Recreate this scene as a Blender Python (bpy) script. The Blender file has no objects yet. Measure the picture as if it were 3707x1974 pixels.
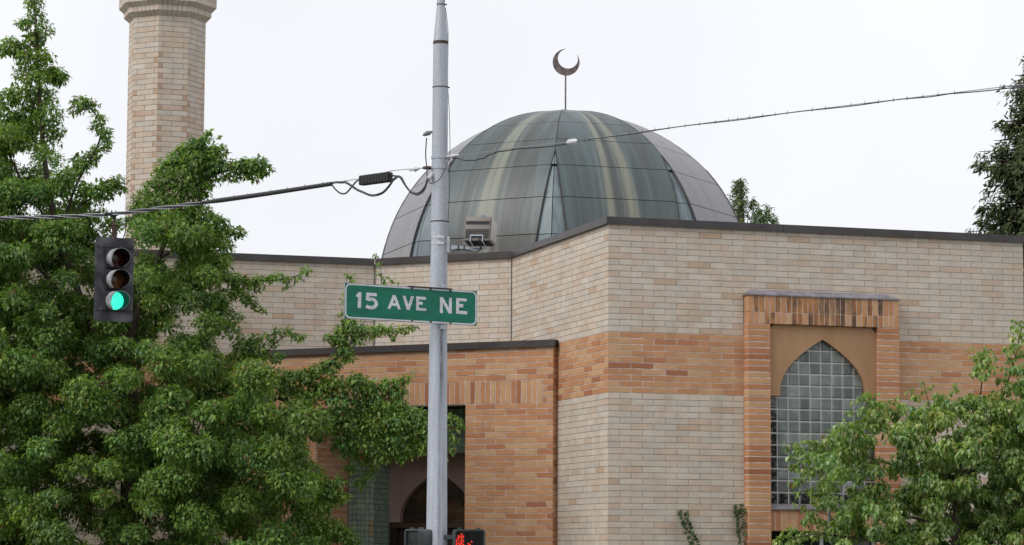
import bpy, bmesh, math, random
import numpy as np
from mathutils import Matrix, Vector
from mathutils.geometry import tessellate_polygon

random.seed(7)
RNG = np.random.default_rng(11)
scene = bpy.context.scene
COL = scene.collection
PI = math.pi

# ------------------------------------------------------------------ camera
F_PX, PITCH, ROLL, CAM_Z = 9605.6, 0.10711, 0.00536, 1.6
W_PX, H_PX = 3707.0, 1974.0
cam_data = bpy.data.cameras.new('camera')
cam_data.sensor_width = 36.0
cam_data.lens = 36.0 * F_PX / W_PX
cam_data.clip_start = 0.1
cam_data.clip_end = 3000
cam = bpy.data.objects.new('camera', cam_data)
COL.objects.link(cam)
cam.matrix_world = Matrix.Translation((0, 0, CAM_Z)) @ Matrix.Rotation(PI / 2 + PITCH, 4, 'X') @ Matrix.Rotation(ROLL, 4, 'Z')
scene.camera = cam

# ------------------------------------------------------------------ sky, sun, exposure
SUN_ELEV, SUN_AZ = math.radians(43), math.radians(238)     # azimuth clockwise from +Y: behind and left of the camera
world = bpy.data.worlds.new('World')
scene.world = world
world.use_nodes = True
wn, wl = world.node_tree.nodes, world.node_tree.links
wn.clear()
w_out = wn.new('ShaderNodeOutputWorld')
w_bg = wn.new('ShaderNodeBackground')
w_sky = wn.new('ShaderNodeTexSky')
w_sky.sky_type = 'NISHITA'
w_sky.sun_disc = False
w_sky.sun_elevation = SUN_ELEV
w_sky.sun_rotation = SUN_AZ
w_sky.dust_density = 4.0
w_mix = wn.new('ShaderNodeMixRGB')                     # closed cloud cover over the clear sky
w_tc = wn.new('ShaderNodeTexCoord')
w_noise = wn.new('ShaderNodeTexNoise')
w_noise.inputs['Scale'].default_value = 3.0
w_noise.inputs['Detail'].default_value = 4.0
w_ramp = wn.new('ShaderNodeValToRGB')
w_ramp.color_ramp.elements[0].position = 0.35
w_ramp.color_ramp.elements[0].color = (8.8, 9.0, 9.45, 1)
w_ramp.color_ramp.elements[1].position = 0.68
w_ramp.color_ramp.elements[1].color = (10.2, 10.3, 10.5, 1)
wl.new(w_tc.outputs['Generated'], w_noise.inputs['Vector'])
wl.new(w_noise.outputs['Fac'], w_ramp.inputs['Fac'])
w_mix.inputs[0].default_value = 0.95
wl.new(w_sky.outputs[0], w_mix.inputs[1])
wl.new(w_ramp.outputs[0], w_mix.inputs[2])
wl.new(w_mix.outputs[0], w_bg.inputs['Color'])
w_bg.inputs['Strength'].default_value = 0.0815
wl.new(w_bg.outputs[0], w_out.inputs['Surface'])

sun_data = bpy.data.lights.new('sun', 'SUN')
sun_data.energy = 1.5
sun_data.angle = math.radians(35)
sun_data.color = (1.0, 0.97, 0.92)
sun = bpy.data.objects.new('sun', sun_data)
COL.objects.link(sun)
sdir = Vector((math.sin(SUN_AZ) * math.cos(SUN_ELEV), math.cos(SUN_AZ) * math.cos(SUN_ELEV), math.sin(SUN_ELEV)))
sun.rotation_euler = sdir.to_track_quat('Z', 'Y').to_euler()
sun.location = sdir * 60

scene.view_settings.view_transform = 'Standard'
scene.view_settings.look = 'None'
scene.view_settings.exposure = 0.36
scene.view_settings.gamma = 1.0
scene.view_settings.use_curve_mapping = False
scene.cycles.max_bounces = 10
scene.cycles.diffuse_bounces = 6
scene.cycles.transmission_bounces = 6
scene.cycles.transparent_max_bounces = 8

# ------------------------------------------------------------------ measuring helpers
def at(px, py, Y):
    u, v = px - W_PX / 2, py - H_PX / 2
    a = (u * math.cos(ROLL) + v * math.sin(ROLL)) / F_PX
    b = (-u * math.sin(ROLL) + v * math.cos(ROLL)) / F_PX
    ry, rz = math.cos(PITCH) + b * math.sin(PITCH), math.sin(PITCH) - b * math.cos(PITCH)
    k = Y / ry
    return np.array([a * k, Y, CAM_Z + rz * k])

def proj(P):
    x, y, z = P[0], P[1], P[2] - CAM_Z
    fw = y * math.cos(PITCH) + z * math.sin(PITCH)
    up = -y * math.sin(PITCH) + z * math.cos(PITCH)
    u, v = F_PX * x / fw, -F_PX * up / fw
    return (W_PX / 2 + u * math.cos(ROLL) - v * math.sin(ROLL), H_PX / 2 + u * math.sin(ROLL) + v * math.cos(ROLL))

AL, BX, BY = 0.30458, 1.2022, 32.9586            # heading and near corner of the building
CA, SA = math.cos(AL), math.sin(AL)
def uv(u, v, z=0.0):
    return np.array([BX + u * CA - v * SA, BY + u * SA + v * CA, z])

# ------------------------------------------------------------------ mesh helpers
class MB:
    def __init__(self):
        self.v, self.f, self.m = [], [], []
    def add(self, verts, faces, mi=0):
        n = len(self.v)
        self.v += [tuple(float(c) for c in p) for p in verts]
        self.f += [tuple(i + n for i in f) for f in faces]
        self.m += [mi] * len(faces)
        return self
    def box(self, lo, hi, M=None, mi=0):
        x0, y0, z0 = lo; x1, y1, z1 = hi
        vs = [(x0, y0, z0), (x1, y0, z0), (x1, y1, z0), (x0, y1, z0), (x0, y0, z1), (x1, y0, z1), (x1, y1, z1), (x0, y1, z1)]
        if M is not None:
            vs = [tuple(M @ Vector(p)) for p in vs]
        return self.add(vs, [(0, 3, 2, 1), (4, 5, 6, 7), (0, 1, 5, 4), (1, 2, 6, 5), (2, 3, 7, 6), (3, 0, 4, 7)], mi)
    def bevel_box(self, lo, hi, b, M=None, mi=0):
        bm = bmesh.new()
        bmesh.ops.create_cube(bm, size=1)
        for v in bm.verts:
            v.co = Vector([lo[i] + (v.co[i] + .5) * (hi[i] - lo[i]) for i in range(3)])
        bmesh.ops.bevel(bm, geom=bm.edges[:], offset=b, segments=2, affect='EDGES', profile=.5)
        vs = [v.co.copy() for v in bm.verts]
        if M is not None:
            vs = [M @ v for v in vs]
        bm.verts.index_update()
        fs = [tuple(v.index for v in f.verts) for f in bm.faces]
        bm.free()
        return self.add(vs, fs, mi)
    def tube(self, pts, rad, n=8, mi=0, caps=True):
        pts = [Vector(p) for p in pts]
        if not hasattr(rad, '__len__'):
            rad = [rad] * len(pts)
        t0 = (pts[1] - pts[0]).normalized()
        ref = Vector((0, 0, 1)) if abs(t0.z) < .9 else Vector((1, 0, 0))
        nrm = t0.cross(ref).normalized()
        vs, fs = [], []
        for i, p in enumerate(pts):
            a, b = pts[max(0, i - 1)], pts[min(len(pts) - 1, i + 1)]
            t = (b - a).normalized()
            nrm = (nrm - t * nrm.dot(t)).normalized()
            bi = t.cross(nrm)
            for k in range(n):
                an = 2 * PI * k / n
                vs.append(p + (nrm * math.cos(an) + bi * math.sin(an)) * rad[i])
        for i in range(len(pts) - 1):
            for k in range(n):
                fs.append((i * n + k, i * n + (k + 1) % n, (i + 1) * n + (k + 1) % n, (i + 1) * n + k))
        if caps:
            fs.append(tuple(range(n - 1, -1, -1)))
            fs.append(tuple((len(pts) - 1) * n + k for k in range(n)))
        return self.add(vs, fs, mi)
    def prism(self, poly, origin, ex, ey, ez, d0, d1, mi=0):
        """polygon (a,b) in the plane ex,ey, extruded along ez from d0 to d1"""
        o, ex, ey, ez = Vector(origin), Vector(ex), Vector(ey), Vector(ez)
        n = len(poly)
        vs = [o + ex * a + ey * b + ez * d for d in (d0, d1) for a, b in poly]
        tris = tessellate_polygon([[Vector((a, b, 0)) for a, b in poly]])
        fs = [tuple(n + i for i in t) for t in tris] + [tuple(reversed(t)) for t in tris]
        fs += [(i, (i + 1) % n, n + (i + 1) % n, n + i) for i in range(n)]
        return self.add(vs, fs, mi)
    def build(self, name, mats, parent=None, smooth=False, loc=None):
        return mesh_obj(name, self.v, self.f, mats, parent, self.m, smooth)

ORIGIN = {}
def world_origin(o):
    return ORIGIN.get(o.name, Vector((0, 0, 0)))

def link(name, data, parent=None):
    o = bpy.data.objects.new(name, data)
    COL.objects.link(o)
    if parent is not None:
        o.parent = parent
        o.location = -world_origin(parent)
    return o

def mesh_obj(name, v, f, mats, parent=None, mi=None, smooth=False, recalc=True):
    me = bpy.data.meshes.new(name)
    me.from_pydata(v, [], f)
    if not isinstance(mats, (list, tuple)):
        mats = [mats]
    for m in mats:
        me.materials.append(m)
    if mi is not None and len(mats) > 1:
        me.polygons.foreach_set('material_index', mi)
    if recalc:
        bm = bmesh.new(); bm.from_mesh(me)
        bmesh.ops.recalc_face_normals(bm, faces=bm.faces)
        bm.to_mesh(me); bm.free()
    if smooth:
        me.polygons.foreach_set('use_smooth', [True] * len(me.polygons))
        try:
            me.set_sharp_from_angle(angle=math.radians(35))
        except Exception:
            pass
    me.update()
    return link(name, me, parent)

def thing(name, loc, label, cat, group=None):
    o = bpy.data.objects.new(name, None)
    COL.objects.link(o)
    o.location = Vector([float(c) for c in loc])
    o.empty_display_size = .2
    ORIGIN[o.name] = Vector([float(c) for c in loc])
    return tag(o, label, cat, group)

def tag(o, label=None, cat=None, group=None, kind=None):
    if label: o['label'] = label
    if cat: o['category'] = cat
    if group: o['group'] = group
    if kind: o['kind'] = kind
    return o

# ------------------------------------------------------------------ materials
def principled(name, color=(.5, .5, .5), rough=.7, spec=.3, metal=0.0):
    m = bpy.data.materials.new(name)
    m.use_nodes = True
    b = m.node_tree.nodes['Principled BSDF']
    b.inputs['Base Color'].default_value = (*color, 1)
    b.inputs['Roughness'].default_value = rough
    b.inputs['Metallic'].default_value = metal
    b.inputs['Specular IOR Level'].default_value = spec
    return m

def nodes(m):
    return m.node_tree.nodes, m.node_tree.links, m.node_tree.nodes['Principled BSDF']

def noise_node(m, scale, detail=3, vec=None, mapping=None, rough=.55):
    n, l, _ = nodes(m)
    t = n.new('ShaderNodeTexNoise')
    t.inputs['Scale'].default_value = scale
    t.inputs['Detail'].default_value = detail
    t.inputs['Roughness'].default_value = rough
    if vec is None:
        g = n.new('ShaderNodeNewGeometry'); vec = g.outputs['Position']
    if mapping is not None:
        mp = n.new('ShaderNodeMapping')
        mp.inputs['Scale'].default_value = mapping
        l.new(vec, mp.inputs['Vector']); vec = mp.outputs[0]
    l.new(vec, t.inputs['Vector'])
    return t

def ramp(m, src, stops):
    n, l, _ = nodes(m)
    r = n.new('ShaderNodeValToRGB')
    e = r.color_ramp.elements
    while len(e) < len(stops):
        e.new(.5)
    for i, (p, c) in enumerate(stops):
        e[i].position = p
        e[i].color = (*c, 1) if len(c) == 3 else c
    l.new(src, r.inputs['Fac'])
    return r

def mix(m, a, b, fac, mode='MIX'):
    n, l, _ = nodes(m)
    x = n.new('ShaderNodeMixRGB')
    x.blend_type = mode
    for i, s in ((0, fac), (1, a), (2, b)):
        if isinstance(s, (int, float)):
            x.inputs[i].default_value = s if i == 0 else (s, s, s, 1)
        elif isinstance(s, tuple):
            x.inputs[i].default_value = (*s, 1)
        else:
            l.new(s, x.inputs[i])
    return x.outputs[0]

def bump(m, src, strength=.3, dist=.01):
    n, l, b = nodes(m)
    bp = n.new('ShaderNodeBump')
    bp.inputs['Strength'].default_value = strength
    bp.inputs['Distance'].default_value = dist
    l.new(src, bp.inputs['Height'])
    l.new(bp.outputs[0], b.inputs['Normal'])

def brick_mat(name, c, grime=.4, blush=None, soot=False):
    m = principled(name, c, .85, .2)
    n, l, b = nodes(m)
    sp = noise_node(m, 330, 2)                                 # sandy speckle
    r1 = ramp(m, sp.outputs['Fac'], [(.3, (.74, .72, .70)), (.5, (1, 1, 1)), (.75, (1.08, 1.06, 1.04))])
    cl = noise_node(m, 5.5, 4)                                 # uneven firing
    r2 = ramp(m, cl.outputs['Fac'], [(.25, (.86, .84, .82)), (.7, (1.08, 1.07, 1.06))])
    st = noise_node(m, 1.0, 5, mapping=(2.6, 2.6, .45), rough=.65)   # soot runs, long in z
    r3 = ramp(m, st.outputs['Fac'], [(.60, (1, 1, 1)), (.78, (.62, .61, .60))])
    x = c
    if blush:                                                  # one end of a brick fired warmer than the other
        bn = noise_node(m, 4.2, 2)
        x = mix(m, c, blush, ramp(m, bn.outputs['Fac'], [(.50, (0, 0, 0)), (.68, (.85, .85, .85))]).outputs[0])
    x = mix(m, x, r1.outputs[0], 1.0, 'MULTIPLY')
    if soot:
        sn = noise_node(m, 1.0, 5, mapping=(9, 9, 2.2), rough=.7)
        x = mix(m, x, (.06, .052, .045), ramp(m, sn.outputs['Fac'], [(.42, (0, 0, 0)), (.62, (.85, .85, .85))]).outputs[0])
    x = mix(m, x, r2.outputs[0], .8, 'MULTIPLY')
    x = mix(m, x, r3.outputs[0], grime, 'MULTIPLY')
    l.new(x, b.inputs['Base Color'])
    bump(m, sp.outputs['Fac'], .25, .003)
    return m

BLUSH = (.575, .47, .385)
CREAM = [brick_mat('brick cream %d' % i, c, blush=BLUSH if i < 5 else None) for i, c in enumerate([
    (.582, .520, .455), (.614, .552, .488), (.550, .498, .442), (.603, .522, .445), (.588, .50, .42),
    (.565, .455, .37), (.52, .395, .30), (.48, .34, .245)])]
CREAM_W = [26, 22, 20, 14, 10, 9, 2.5, 0]
ORANGE = [brick_mat('brick orange %d' % i, c, .5) for i, c in enumerate([
    (.53, .285, .155), (.495, .25, .135), (.545, .325, .185), (.45, .205, .11), (.37, .155, .085), (.55, .345, .205)])]
ORANGE_W = [30, 26, 20, 11, 4, 15]
SOOTED = [brick_mat('sooted orange brick %d' % i, c, .5, soot=True) for i, c in enumerate([(.48, .235, .105), (.44, .20, .09), (.47, .27, .14)])]
ALLB = CREAM + ORANGE + SOOTED
NC = len(CREAM)
def pick_cream(): return random.choices(range(NC), CREAM_W)[0]
def pick_orange(): return NC + random.choices(range(len(ORANGE)), ORANGE_W)[0]

def mortar_mat(name, c):
    m = principled(name, c, .95, .1)
    t = noise_node(m, 9, 4)
    r = ramp(m, t.outputs['Fac'], [(.3, (.6, .6, .6)), (.65, (1.15, 1.15, 1.15))])
    n, l, b = nodes(m)
    l.new(mix(m, c, r.outputs[0], 1.0, 'MULTIPLY'), b.inputs['Base Color'])
    return m
M_MORTAR_C = mortar_mat('mortar grey', (.33, .302, .28))
M_MORTAR_O = mortar_mat('mortar pale', (.66, .58, .54))

def metal_coping():
    m = principled('dark bronze coping', (.07, .06, .058), .42, .5)
    t = noise_node(m, 3.5, 4)
    r = ramp(m, t.outputs['Fac'], [(.3, (.032, .027, .027)), (.7, (.058, .05, .05))])
    n, l, b = nodes(m)
    l.new(r.outputs[0], b.inputs['Base Color'])
    return m
M_COPING = metal_coping()

def lead_mat():
    m = principled('weathered lead flashing', (.2, .2, .23), .5, .5)
    t = noise_node(m, 7, 5)
    r = ramp(m, t.outputs['Fac'], [(.3, (.14, .125, .135)), (.7, (.27, .26, .30))])
    n, l, b = nodes(m)
    l.new(r.outputs[0], b.inputs['Base Color'])
    return m
M_LEAD = lead_mat()

def plaster_mat(name, c, c2):
    m = principled(name, c, .8, .25)
    t = noise_node(m, 1.6, 5, mapping=(2.5, 2.5, .7))
    r = ramp(m, t.outputs['Fac'], [(.3, c2), (.68, c)])
    g = noise_node(m, 160, 2)
    r2 = ramp(m, g.outputs['Fac'], [(.3, (.9, .9, .9)), (.7, (1.06, 1.06, 1.06))])
    n, l, b = nodes(m)
    l.new(mix(m, r.outputs[0], r2.outputs[0], 1.0, 'MULTIPLY'), b.inputs['Base Color'])
    bump(m, g.outputs['Fac'], .2, .004)
    return m
M_PLASTER = plaster_mat('tan plaster', (.43, .255, .145), (.34, .19, .105))
M_PINK = plaster_mat('dusky pink plaster', (.46, .31, .285), (.38, .25, .23))

def glass_block_mat():
    m = principled('ribbed glass block', (.30, .33, .33), .12, .6)
    n, l, b = nodes(m)
    tc = n.new('ShaderNodeTexCoord')
    w = n.new('ShaderNodeTexWave')
    w.wave_type = 'BANDS'; w.bands_direction = 'DIAGONAL'
    w.inputs['Scale'].default_value = 26
    w.inputs['Distortion'].default_value = .4
    mp = n.new('ShaderNodeMapping')
    mp.inputs['Scale'].default_value = (-1, 0, 1)
    l.new(tc.outputs['Object'], mp.inputs[0]); l.new(mp.outputs[0], w.inputs['Vector'])
    oi = n.new('ShaderNodeObjectInfo')
    ro = ramp(m, oi.outputs['Random'], [(0, (.6, .63, .63)), (.5, (.95, .97, .96)), (1, (1.4, 1.38, 1.34))])
    r = ramp(m, w.outputs['Fac'], [(.25, (.03, .038, .037)), (.75, (.30, .335, .33))])
    pn = noise_node(m, 7.5, 3)
    pr_ = ramp(m, pn.outputs['Fac'], [(.3, (.7, .72, .72)), (.55, (1, 1, 1)), (.72, (1.6, 1.6, 1.55))])
    x = mix(m, r.outputs[0], ro.outputs[0], 1.0, 'MULTIPLY')
    l.new(mix(m, x, pr_.outputs[0], 1.0, 'MULTIPLY'), b.inputs['Base Color'])
    bump(m, w.outputs['Fac'], .5, .006)
    return m
M_GBLOCK = glass_block_mat()
M_GCLEAR = principled('clear glass block', (.035, .034, .04), .08, .7)
_t = noise_node(M_GCLEAR, 22, 3)
nodes(M_GCLEAR)[1].new(ramp(M_GCLEAR, _t.outputs['Fac'], [(.5, (.02, .02, .024)), (.72, (.16, .17, .18))]).outputs[0], nodes(M_GCLEAR)[2].inputs['Base Color'])
M_GJOINT = principled('glass block joint', (.64, .61, .60), .7, .2)
M_DARKGLASS = principled('dark window glass', (.015, .016, .018), .06, .6)
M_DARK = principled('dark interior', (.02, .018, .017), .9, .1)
M_ROOF = principled('grey roof felt', (.16, .16, .16), .9, .1)

def copper_mat():
    m = principled('weathered copper', (.12, .15, .15), .42, .42)
    n, l, b = nodes(m)
    at_ = n.new('ShaderNodeAttribute'); at_.attribute_name = 'stain'
    sep = n.new('ShaderNodeSeparateColor'); l.new(at_.outputs['Color'], sep.inputs[0])
    uvm = n.new('ShaderNodeUVMap')
    s1 = noise_node(m, 1.0, 5, vec=uvm.outputs[0], mapping=(30, .9, 1), rough=.6)
    s2 = noise_node(m, 1.0, 4, vec=uvm.outputs[0], mapping=(10, .55, 1))
    base = ramp(m, s2.outputs['Fac'], [(.26, (.066, .069, .067)), (.42, (.068, .083, .085)), (.60, (.080, .108, .116)), (.8, (.068, .088, .098))])
    fine = ramp(m, s1.outputs['Fac'], [(.3, (.78, .76, .75)), (.7, (1.22, 1.24, 1.22))])
    x = mix(m, base.outputs[0], fine.outputs[0], .85, 'MULTIPLY')
    # r: pale olive runs, g: brown oxide, b: bare grey sheet with grazing sky sheen put into the colour
    x = mix(m, x, (.070, .060, .054), sep.outputs[1])
    x = mix(m, x, (.23, .22, .24), sep.outputs[2])
    stn = n.new('ShaderNodeMath'); stn.operation = 'MULTIPLY'
    rr = ramp(m, s1.outputs['Fac'], [(.25, (.45, .45, .45)), (.6, (1, 1, 1))])
    l.new(sep.outputs[0], stn.inputs[0]); l.new(rr.outputs[0], stn.inputs[1])
    x = mix(m, x, (.205, .21, .165), stn.outputs[0])
    sp = noise_node(m, 16, 3)
    spr = ramp(m, sp.outputs['Fac'], [(.70, (1, 1, 1)), (.78, (1.5, 1.5, 1.45))])
    x = mix(m, x, spr.outputs[0], .7, 'MULTIPLY')
    l.new(x, b.inputs['Base Color'])
    rg = ramp(m, s2.outputs['Fac'], [(.3, (.5, .5, .5)), (.7, (.36, .36, .36))])
    l.new(rg.outputs[0], b.inputs['Roughness'])
    wv = noise_node(m, 4, 2)
    bump(m, wv.outputs['Fac'], .12, .03)
    return m
M_COPPER = copper_mat()
M_COPPER_CLEAN = principled('clean blue grey copper', (.17, .215, .235), .45, .4)
_t = noise_node(M_COPPER_CLEAN, 1.0, 4, mapping=(9, 9, .8))
nodes(M_COPPER_CLEAN)[1].new(ramp(M_COPPER_CLEAN, _t.outputs['Fac'], [(.3, (.12, .15, .165)), (.7, (.20, .255, .275))]).outputs[0], nodes(M_COPPER_CLEAN)[2].inputs['Base Color'])
M_COPPER_SEAM = principled('dark copper seam', (.045, .04, .038), .6, .3)
M_BRONZE = principled('brown crescent metal', (.13, .09, .085), .5, .5)
nodes(M_BRONZE)[1].new(ramp(M_BRONZE, noise_node(M_BRONZE, 14, 4).outputs['Fac'], [(.4, (.10, .068, .066)), (.7, (.20, .165, .165))]).outputs[0], nodes(M_BRONZE)[2].inputs['Base Color'])

def galv_mat():
    m = principled('galvanised steel', (.4, .43, .48), .55, .4, .15)
    n, l, b = nodes(m)
    v = noise_node(m, 55, 4, rough=.7)
    r = ramp(m, v.outputs['Fac'], [(.3, (.35, .375, .43)), (.5, (.42, .45, .51)), (.75, (.51, .54, .60))])
    st = noise_node(m, 1, 5, mapping=(26, 26, 1.1), rough=.6)
    r2 = ramp(m, st.outputs['Fac'], [(.3, (.78, .78, .79)), (.65, (1.05, 1.05, 1.05))])
    x = mix(m, r.outputs[0], r2.outputs[0], .8, 'MULTIPLY')
    sa = n.new('ShaderNodeAttribute'); sa.attribute_name = 'stain'
    k = noise_node(m, 1, 5, mapping=(60, 60, 5), rough=.7)
    kk = ramp(m, k.outputs['Fac'], [(.3, (.2, .2, .2)), (.6, (1, 1, 1))])
    x = mix(m, x, (.075, .075, .08), mix(m, sa.outputs['Color'], kk.outputs[0], 1.0, 'MULTIPLY'))
    l.new(x, b.inputs['Base Color'])
    bump(m, v.outputs['Fac'], .12, .004)
    return m
M_GALV = galv_mat()
M_RUST = principled('rust', (.085, .058, .045), .8, .2)
M_BLACK = principled('black rubber', (.018, .018, .02), .55, .4)
M_CABLE = principled('black cable jacket', (.022, .022, .025), .5, .4)
M_STRAND = principled('steel strand', (.26, .27, .30), .5, .5, .3)
M_STAINLESS = principled('stainless strap', (.55, .56, .58), .25, .6, .8)
M_CERAMIC = principled('grey insulator', (.5, .5, .52), .4, .5)

# ------------------------------------------------------------------ ground, road, pavement
def ground_mat(name, c, scale, spread=.3):
    m = principled(name, c, .95, .1)
    t = noise_node(m, scale, 6)
    r = ramp(m, t.outputs['Fac'], [(.3, (1 - spread,) * 3), (.7, (1 + spread,) * 3)])
    n, l, b = nodes(m)
    l.new(mix(m, c, r.outputs[0], 1, 'MULTIPLY'), b.inputs['Base Color'])
    return m
M_GROUND = ground_mat('planted ground', (.09, .10, .05), 3)
M_ASPHALT = ground_mat('asphalt', (.055, .055, .058), 30)
M_CONC = ground_mat('concrete pavement', (.34, .33, .31), 8, .15)
M_PAINT = principled('road paint', (.75, .75, .72), .7)
def sheet(name, x0, x1, y0, y1, z, m):
    o = mesh_obj(name, [(x0, y0, z), (x1, y0, z), (x1, y1, z), (x0, y1, z)], [(0, 1, 2, 3)], m, recalc=False)
    return tag(o, kind='structure')
sheet('ground', -1200, 1200, -1200, 1200, 0.0, M_GROUND)
sheet('road', -300, 300, -6, 23.2, .012, M_ASPHALT)
for k in range(14):
    sheet('crosswalk_marking', -7 + k * 1.0, -6.5 + k * 1.0, 19.6, 22.4, .018, M_PAINT)
pv = MB().box((-300, 23.35, .0), (300, 28.2, .14)); o = pv.build('pavement', M_CONC); tag(o, kind='structure')
kb = MB().box((-300, 23.2, .0), (300, 23.345, .15)); o = kb.build('kerb', M_CONC); tag(o, kind='structure')

# ------------------------------------------------------------------ the mosque
ZB, CRS, BL = 3.6517, .0762, .3048                # foot of the upper orange band, course height, brick length
ZC = ZB + 27.85 * .076                            # underside of the roof coping
SQ = math.sqrt(.5)
mosque = thing('mosque', uv(2.9, 3, 0), 'cream and orange brick mosque with weathered copper dome and pointed arch window', 'mosque')
JT, REC = .0065, .0045

BRICK_MESH = {}
def brick_mesh(L, H, mi, depth=.05):
    key = (round(L, 4), round(H, 4), mi, depth)
    if key not in BRICK_MESH:
        a, h, c = L / 2, H / 2, .0022
        vs = [(-a, depth, -h), (a, depth, -h), (a, depth, h), (-a, depth, h),
              (-a, c, -h), (a, c, -h), (a, c, h), (-a, c, h),
              (-a + c, 0, -h + c), (a - c, 0, -h + c), (a - c, 0, h - c), (-a + c, 0, h - c)]
        fs = [(8, 9, 10, 11)]
        for i in range(4):
            j = (i + 1) % 4
            fs += [(i, j, 4 + j, 4 + i), (4 + i, 4 + j, 8 + j, 8 + i)]
        me = bpy.data.meshes.new('brick')
        me.from_pydata(vs, [], fs)
        me.materials.append(ALLB[mi])
        me.update()
        BRICK_MESH[key] = me
    return BRICK_MESH[key]

class Wall:
    """a straight wall seen from outside, s runs left to right from p0 to p1, n points outwards"""
    def __init__(self, p0, p1):
        self.p0 = np.array(p0[:2]); d = np.array(p1[:2]) - self.p0
        self.L = float(np.hypot(*d)); self.d = d / self.L
        self.n = np.array([self.d[1], -self.d[0]])
        self.ang = math.atan2(self.d[1], self.d[0])
    def P(self, s, out, z):
        q = self.p0 + self.d * s + self.n * out
        return (q[0], q[1], z)
    def M(self, s, out, z):
        return Matrix.Translation(self.P(s, out, z)) @ Matrix.Rotation(self.ang, 4, 'Z')

BRICKS = []          # (wall, s centre, out, z centre, L, H, material, owner)
def lay(wall, zlo, zhi, zref, zone, holes=(), shift=0.0, owner='mosque', s0=0.0, s1=None, end0=0.0, end1=0.0):
    s1 = wall.L if s1 is None else s1
    k0 = math.floor((zlo - zref) / CRS + 1e-6)
    k1 = math.ceil((zhi - zref) / CRS - 1e-6)
    for k in range(k0, k1):
        a, b = zref + k * CRS, zref + (k + 1) * CRS
        a2, b2 = max(a, zlo), min(b, zhi)
        if b2 - a2 < .02:
            continue
        zc = (a + b) / 2
        segs = [(s0, s1)]
        for (h0, h1, za, zb) in holes:
            if b > za + .01 and a < zb - .01:
                new = []
                for (p, q) in segs:
                    if h1 <= p or h0 >= q: new.append((p, q))
                    else:
                        if h0 - p > .01: new.append((p, h0))
                        if q - h1 > .01: new.append((h1, q))
                segs = new
        off = shift + (BL / 2 if k % 2 else 0)
        for (p, q) in segs:
            j = math.floor((p - off) / BL)
            x = off + j * BL
            while x < q - 1e-6:
                u0, u1 = max(x, p), min(x + BL, q)
                if u1 - u0 > .03:
                    mi = pick_orange() if zone(zc) == 'o' else pick_cream()
                    jt = JT if mi < NC else .0115
                    BRICKS.append([wall, (u0 + u1) / 2, 0.0, (a2 + b2) / 2, u1 - u0 - jt, b2 - a2 - jt, mi, owner])
                x += BL

def mortar(wall, zs, name='wall', thick=.22, holes=(), parent=None, out=0.0, t0=.012, t1=.012):
    """backing wall with its joint face recessed behind the bricks; zs = [(z0, z1, material index)]"""
    mb = MB()
    for (z0, z1, mi) in zs:
        cuts_s = sorted({t0, wall.L - t1} | {h for H in holes for h in H[:2]})
        cuts_z = sorted({z0, z1} | {h for H in holes for h in H[2:] if z0 < h < z1})
        for i in range(len(cuts_z) - 1):
            for j in range(len(cuts_s) - 1):
                sc, zc = (cuts_s[j] + cuts_s[j + 1]) / 2, (cuts_z[i] + cuts_z[i + 1]) / 2
                if any(H[0] < sc < H[1] and H[2] < zc < H[3] for H in holes):
                    continue
                mb.box((cuts_s[j], 0, cuts_z[i]), (cuts_s[j + 1], thick, cuts_z[i + 1]), wall.M(0, out - REC, 0), mi)
    return mb.build(name, [M_MORTAR_C, M_MORTAR_O], parent or mosque)

def coping(wall, z, s0, s1, h=.085, proud=.03, depth=.30, seg=2.4, start=None, e0=0.0, e1=0.0):
    """folded metal cap in lengths with drip edge and open joints"""
    s = s0
    first = True
    while s < s1 - .01:
        e = min(s1, s + (start if first and start else seg))
        if s1 - e < .35: e = s1
        mb = MB()
        a = s - (e0 if first else -.003)
        b = e + (e1 if e >= s1 - 1e-6 else -.003)
        mb.box((a, -proud, z), (b, depth, z + h), wall.M(0, 0, 0))
        mb.box((a, -proud - .012, z - .008), (b, -proud + .004, z + .004), wall.M(0, 0, 0))
        mb.build('coping', M_COPING, mosque)
        s = e
        first = False

RU = 19 * BL
wR = Wall(uv(0, 0), uv(RU, 0))
wL = Wall(uv(0, 4.02), uv(0, 0))
wD = Wall(uv(-1.567, 5.587), uv(0, 4.02))
wB = Wall(uv(-11.5, 5.587), uv(-1.567, 5.587))
wS = Wall(uv(RU, 0), uv(RU, 14))
zone_main = lambda z: 'o' if ZB < z < ZB + 10 * CRS else 'c'
zs_main = [(0, ZB, 0), (ZB, ZB + 10 * CRS, 1), (ZB + 10 * CRS, ZC, 0)]

# tall window: surround stands proud of the wall
WC = 2.868                       # centre of the window along the wall
OL, OR = 2.125, 3.612            # inner edges of the two piers
PLo, PRo = OL - BL, OR + BL      # outer edges
PROUD = .15
Z_CAP, Z_S1, Z_S2 = 4.93, 4.71, 4.56
Z_GB, Z_SILL, Z_SOLD = 2.29, 2.22, 1.95
winhole = (PLo, PRo, 0.3, Z_CAP + .02)
lay(wR, 0.3, ZC, ZB, zone_main, [winhole])
mortar(wR, zs_main, holes=[(OL + .01, OR - .01, .45, Z_S2 - .02)])
lay(wL, 1.2, ZC, ZB, zone_main, shift=wL.L - 14 * BL)
mortar(wL, zs_main, t0=0)
lay(wD, 1.2, ZC, ZB, zone_main, shift=wD.L - 8 * BL + .1)
mortar(wD, zs_main, t0=0, t1=0)
lay(wB, 1.2, ZC, ZB, zone_main, shift=.07)
mortar(wB, zs_main, t1=0)
lay(wS, 1.2, ZC, ZB, zone_main, s0=.05)
mortar(wS, zs_main)
M_CAULK = principled('dark grey sealant', (.13, .12, .115), .8, .2)
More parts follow.
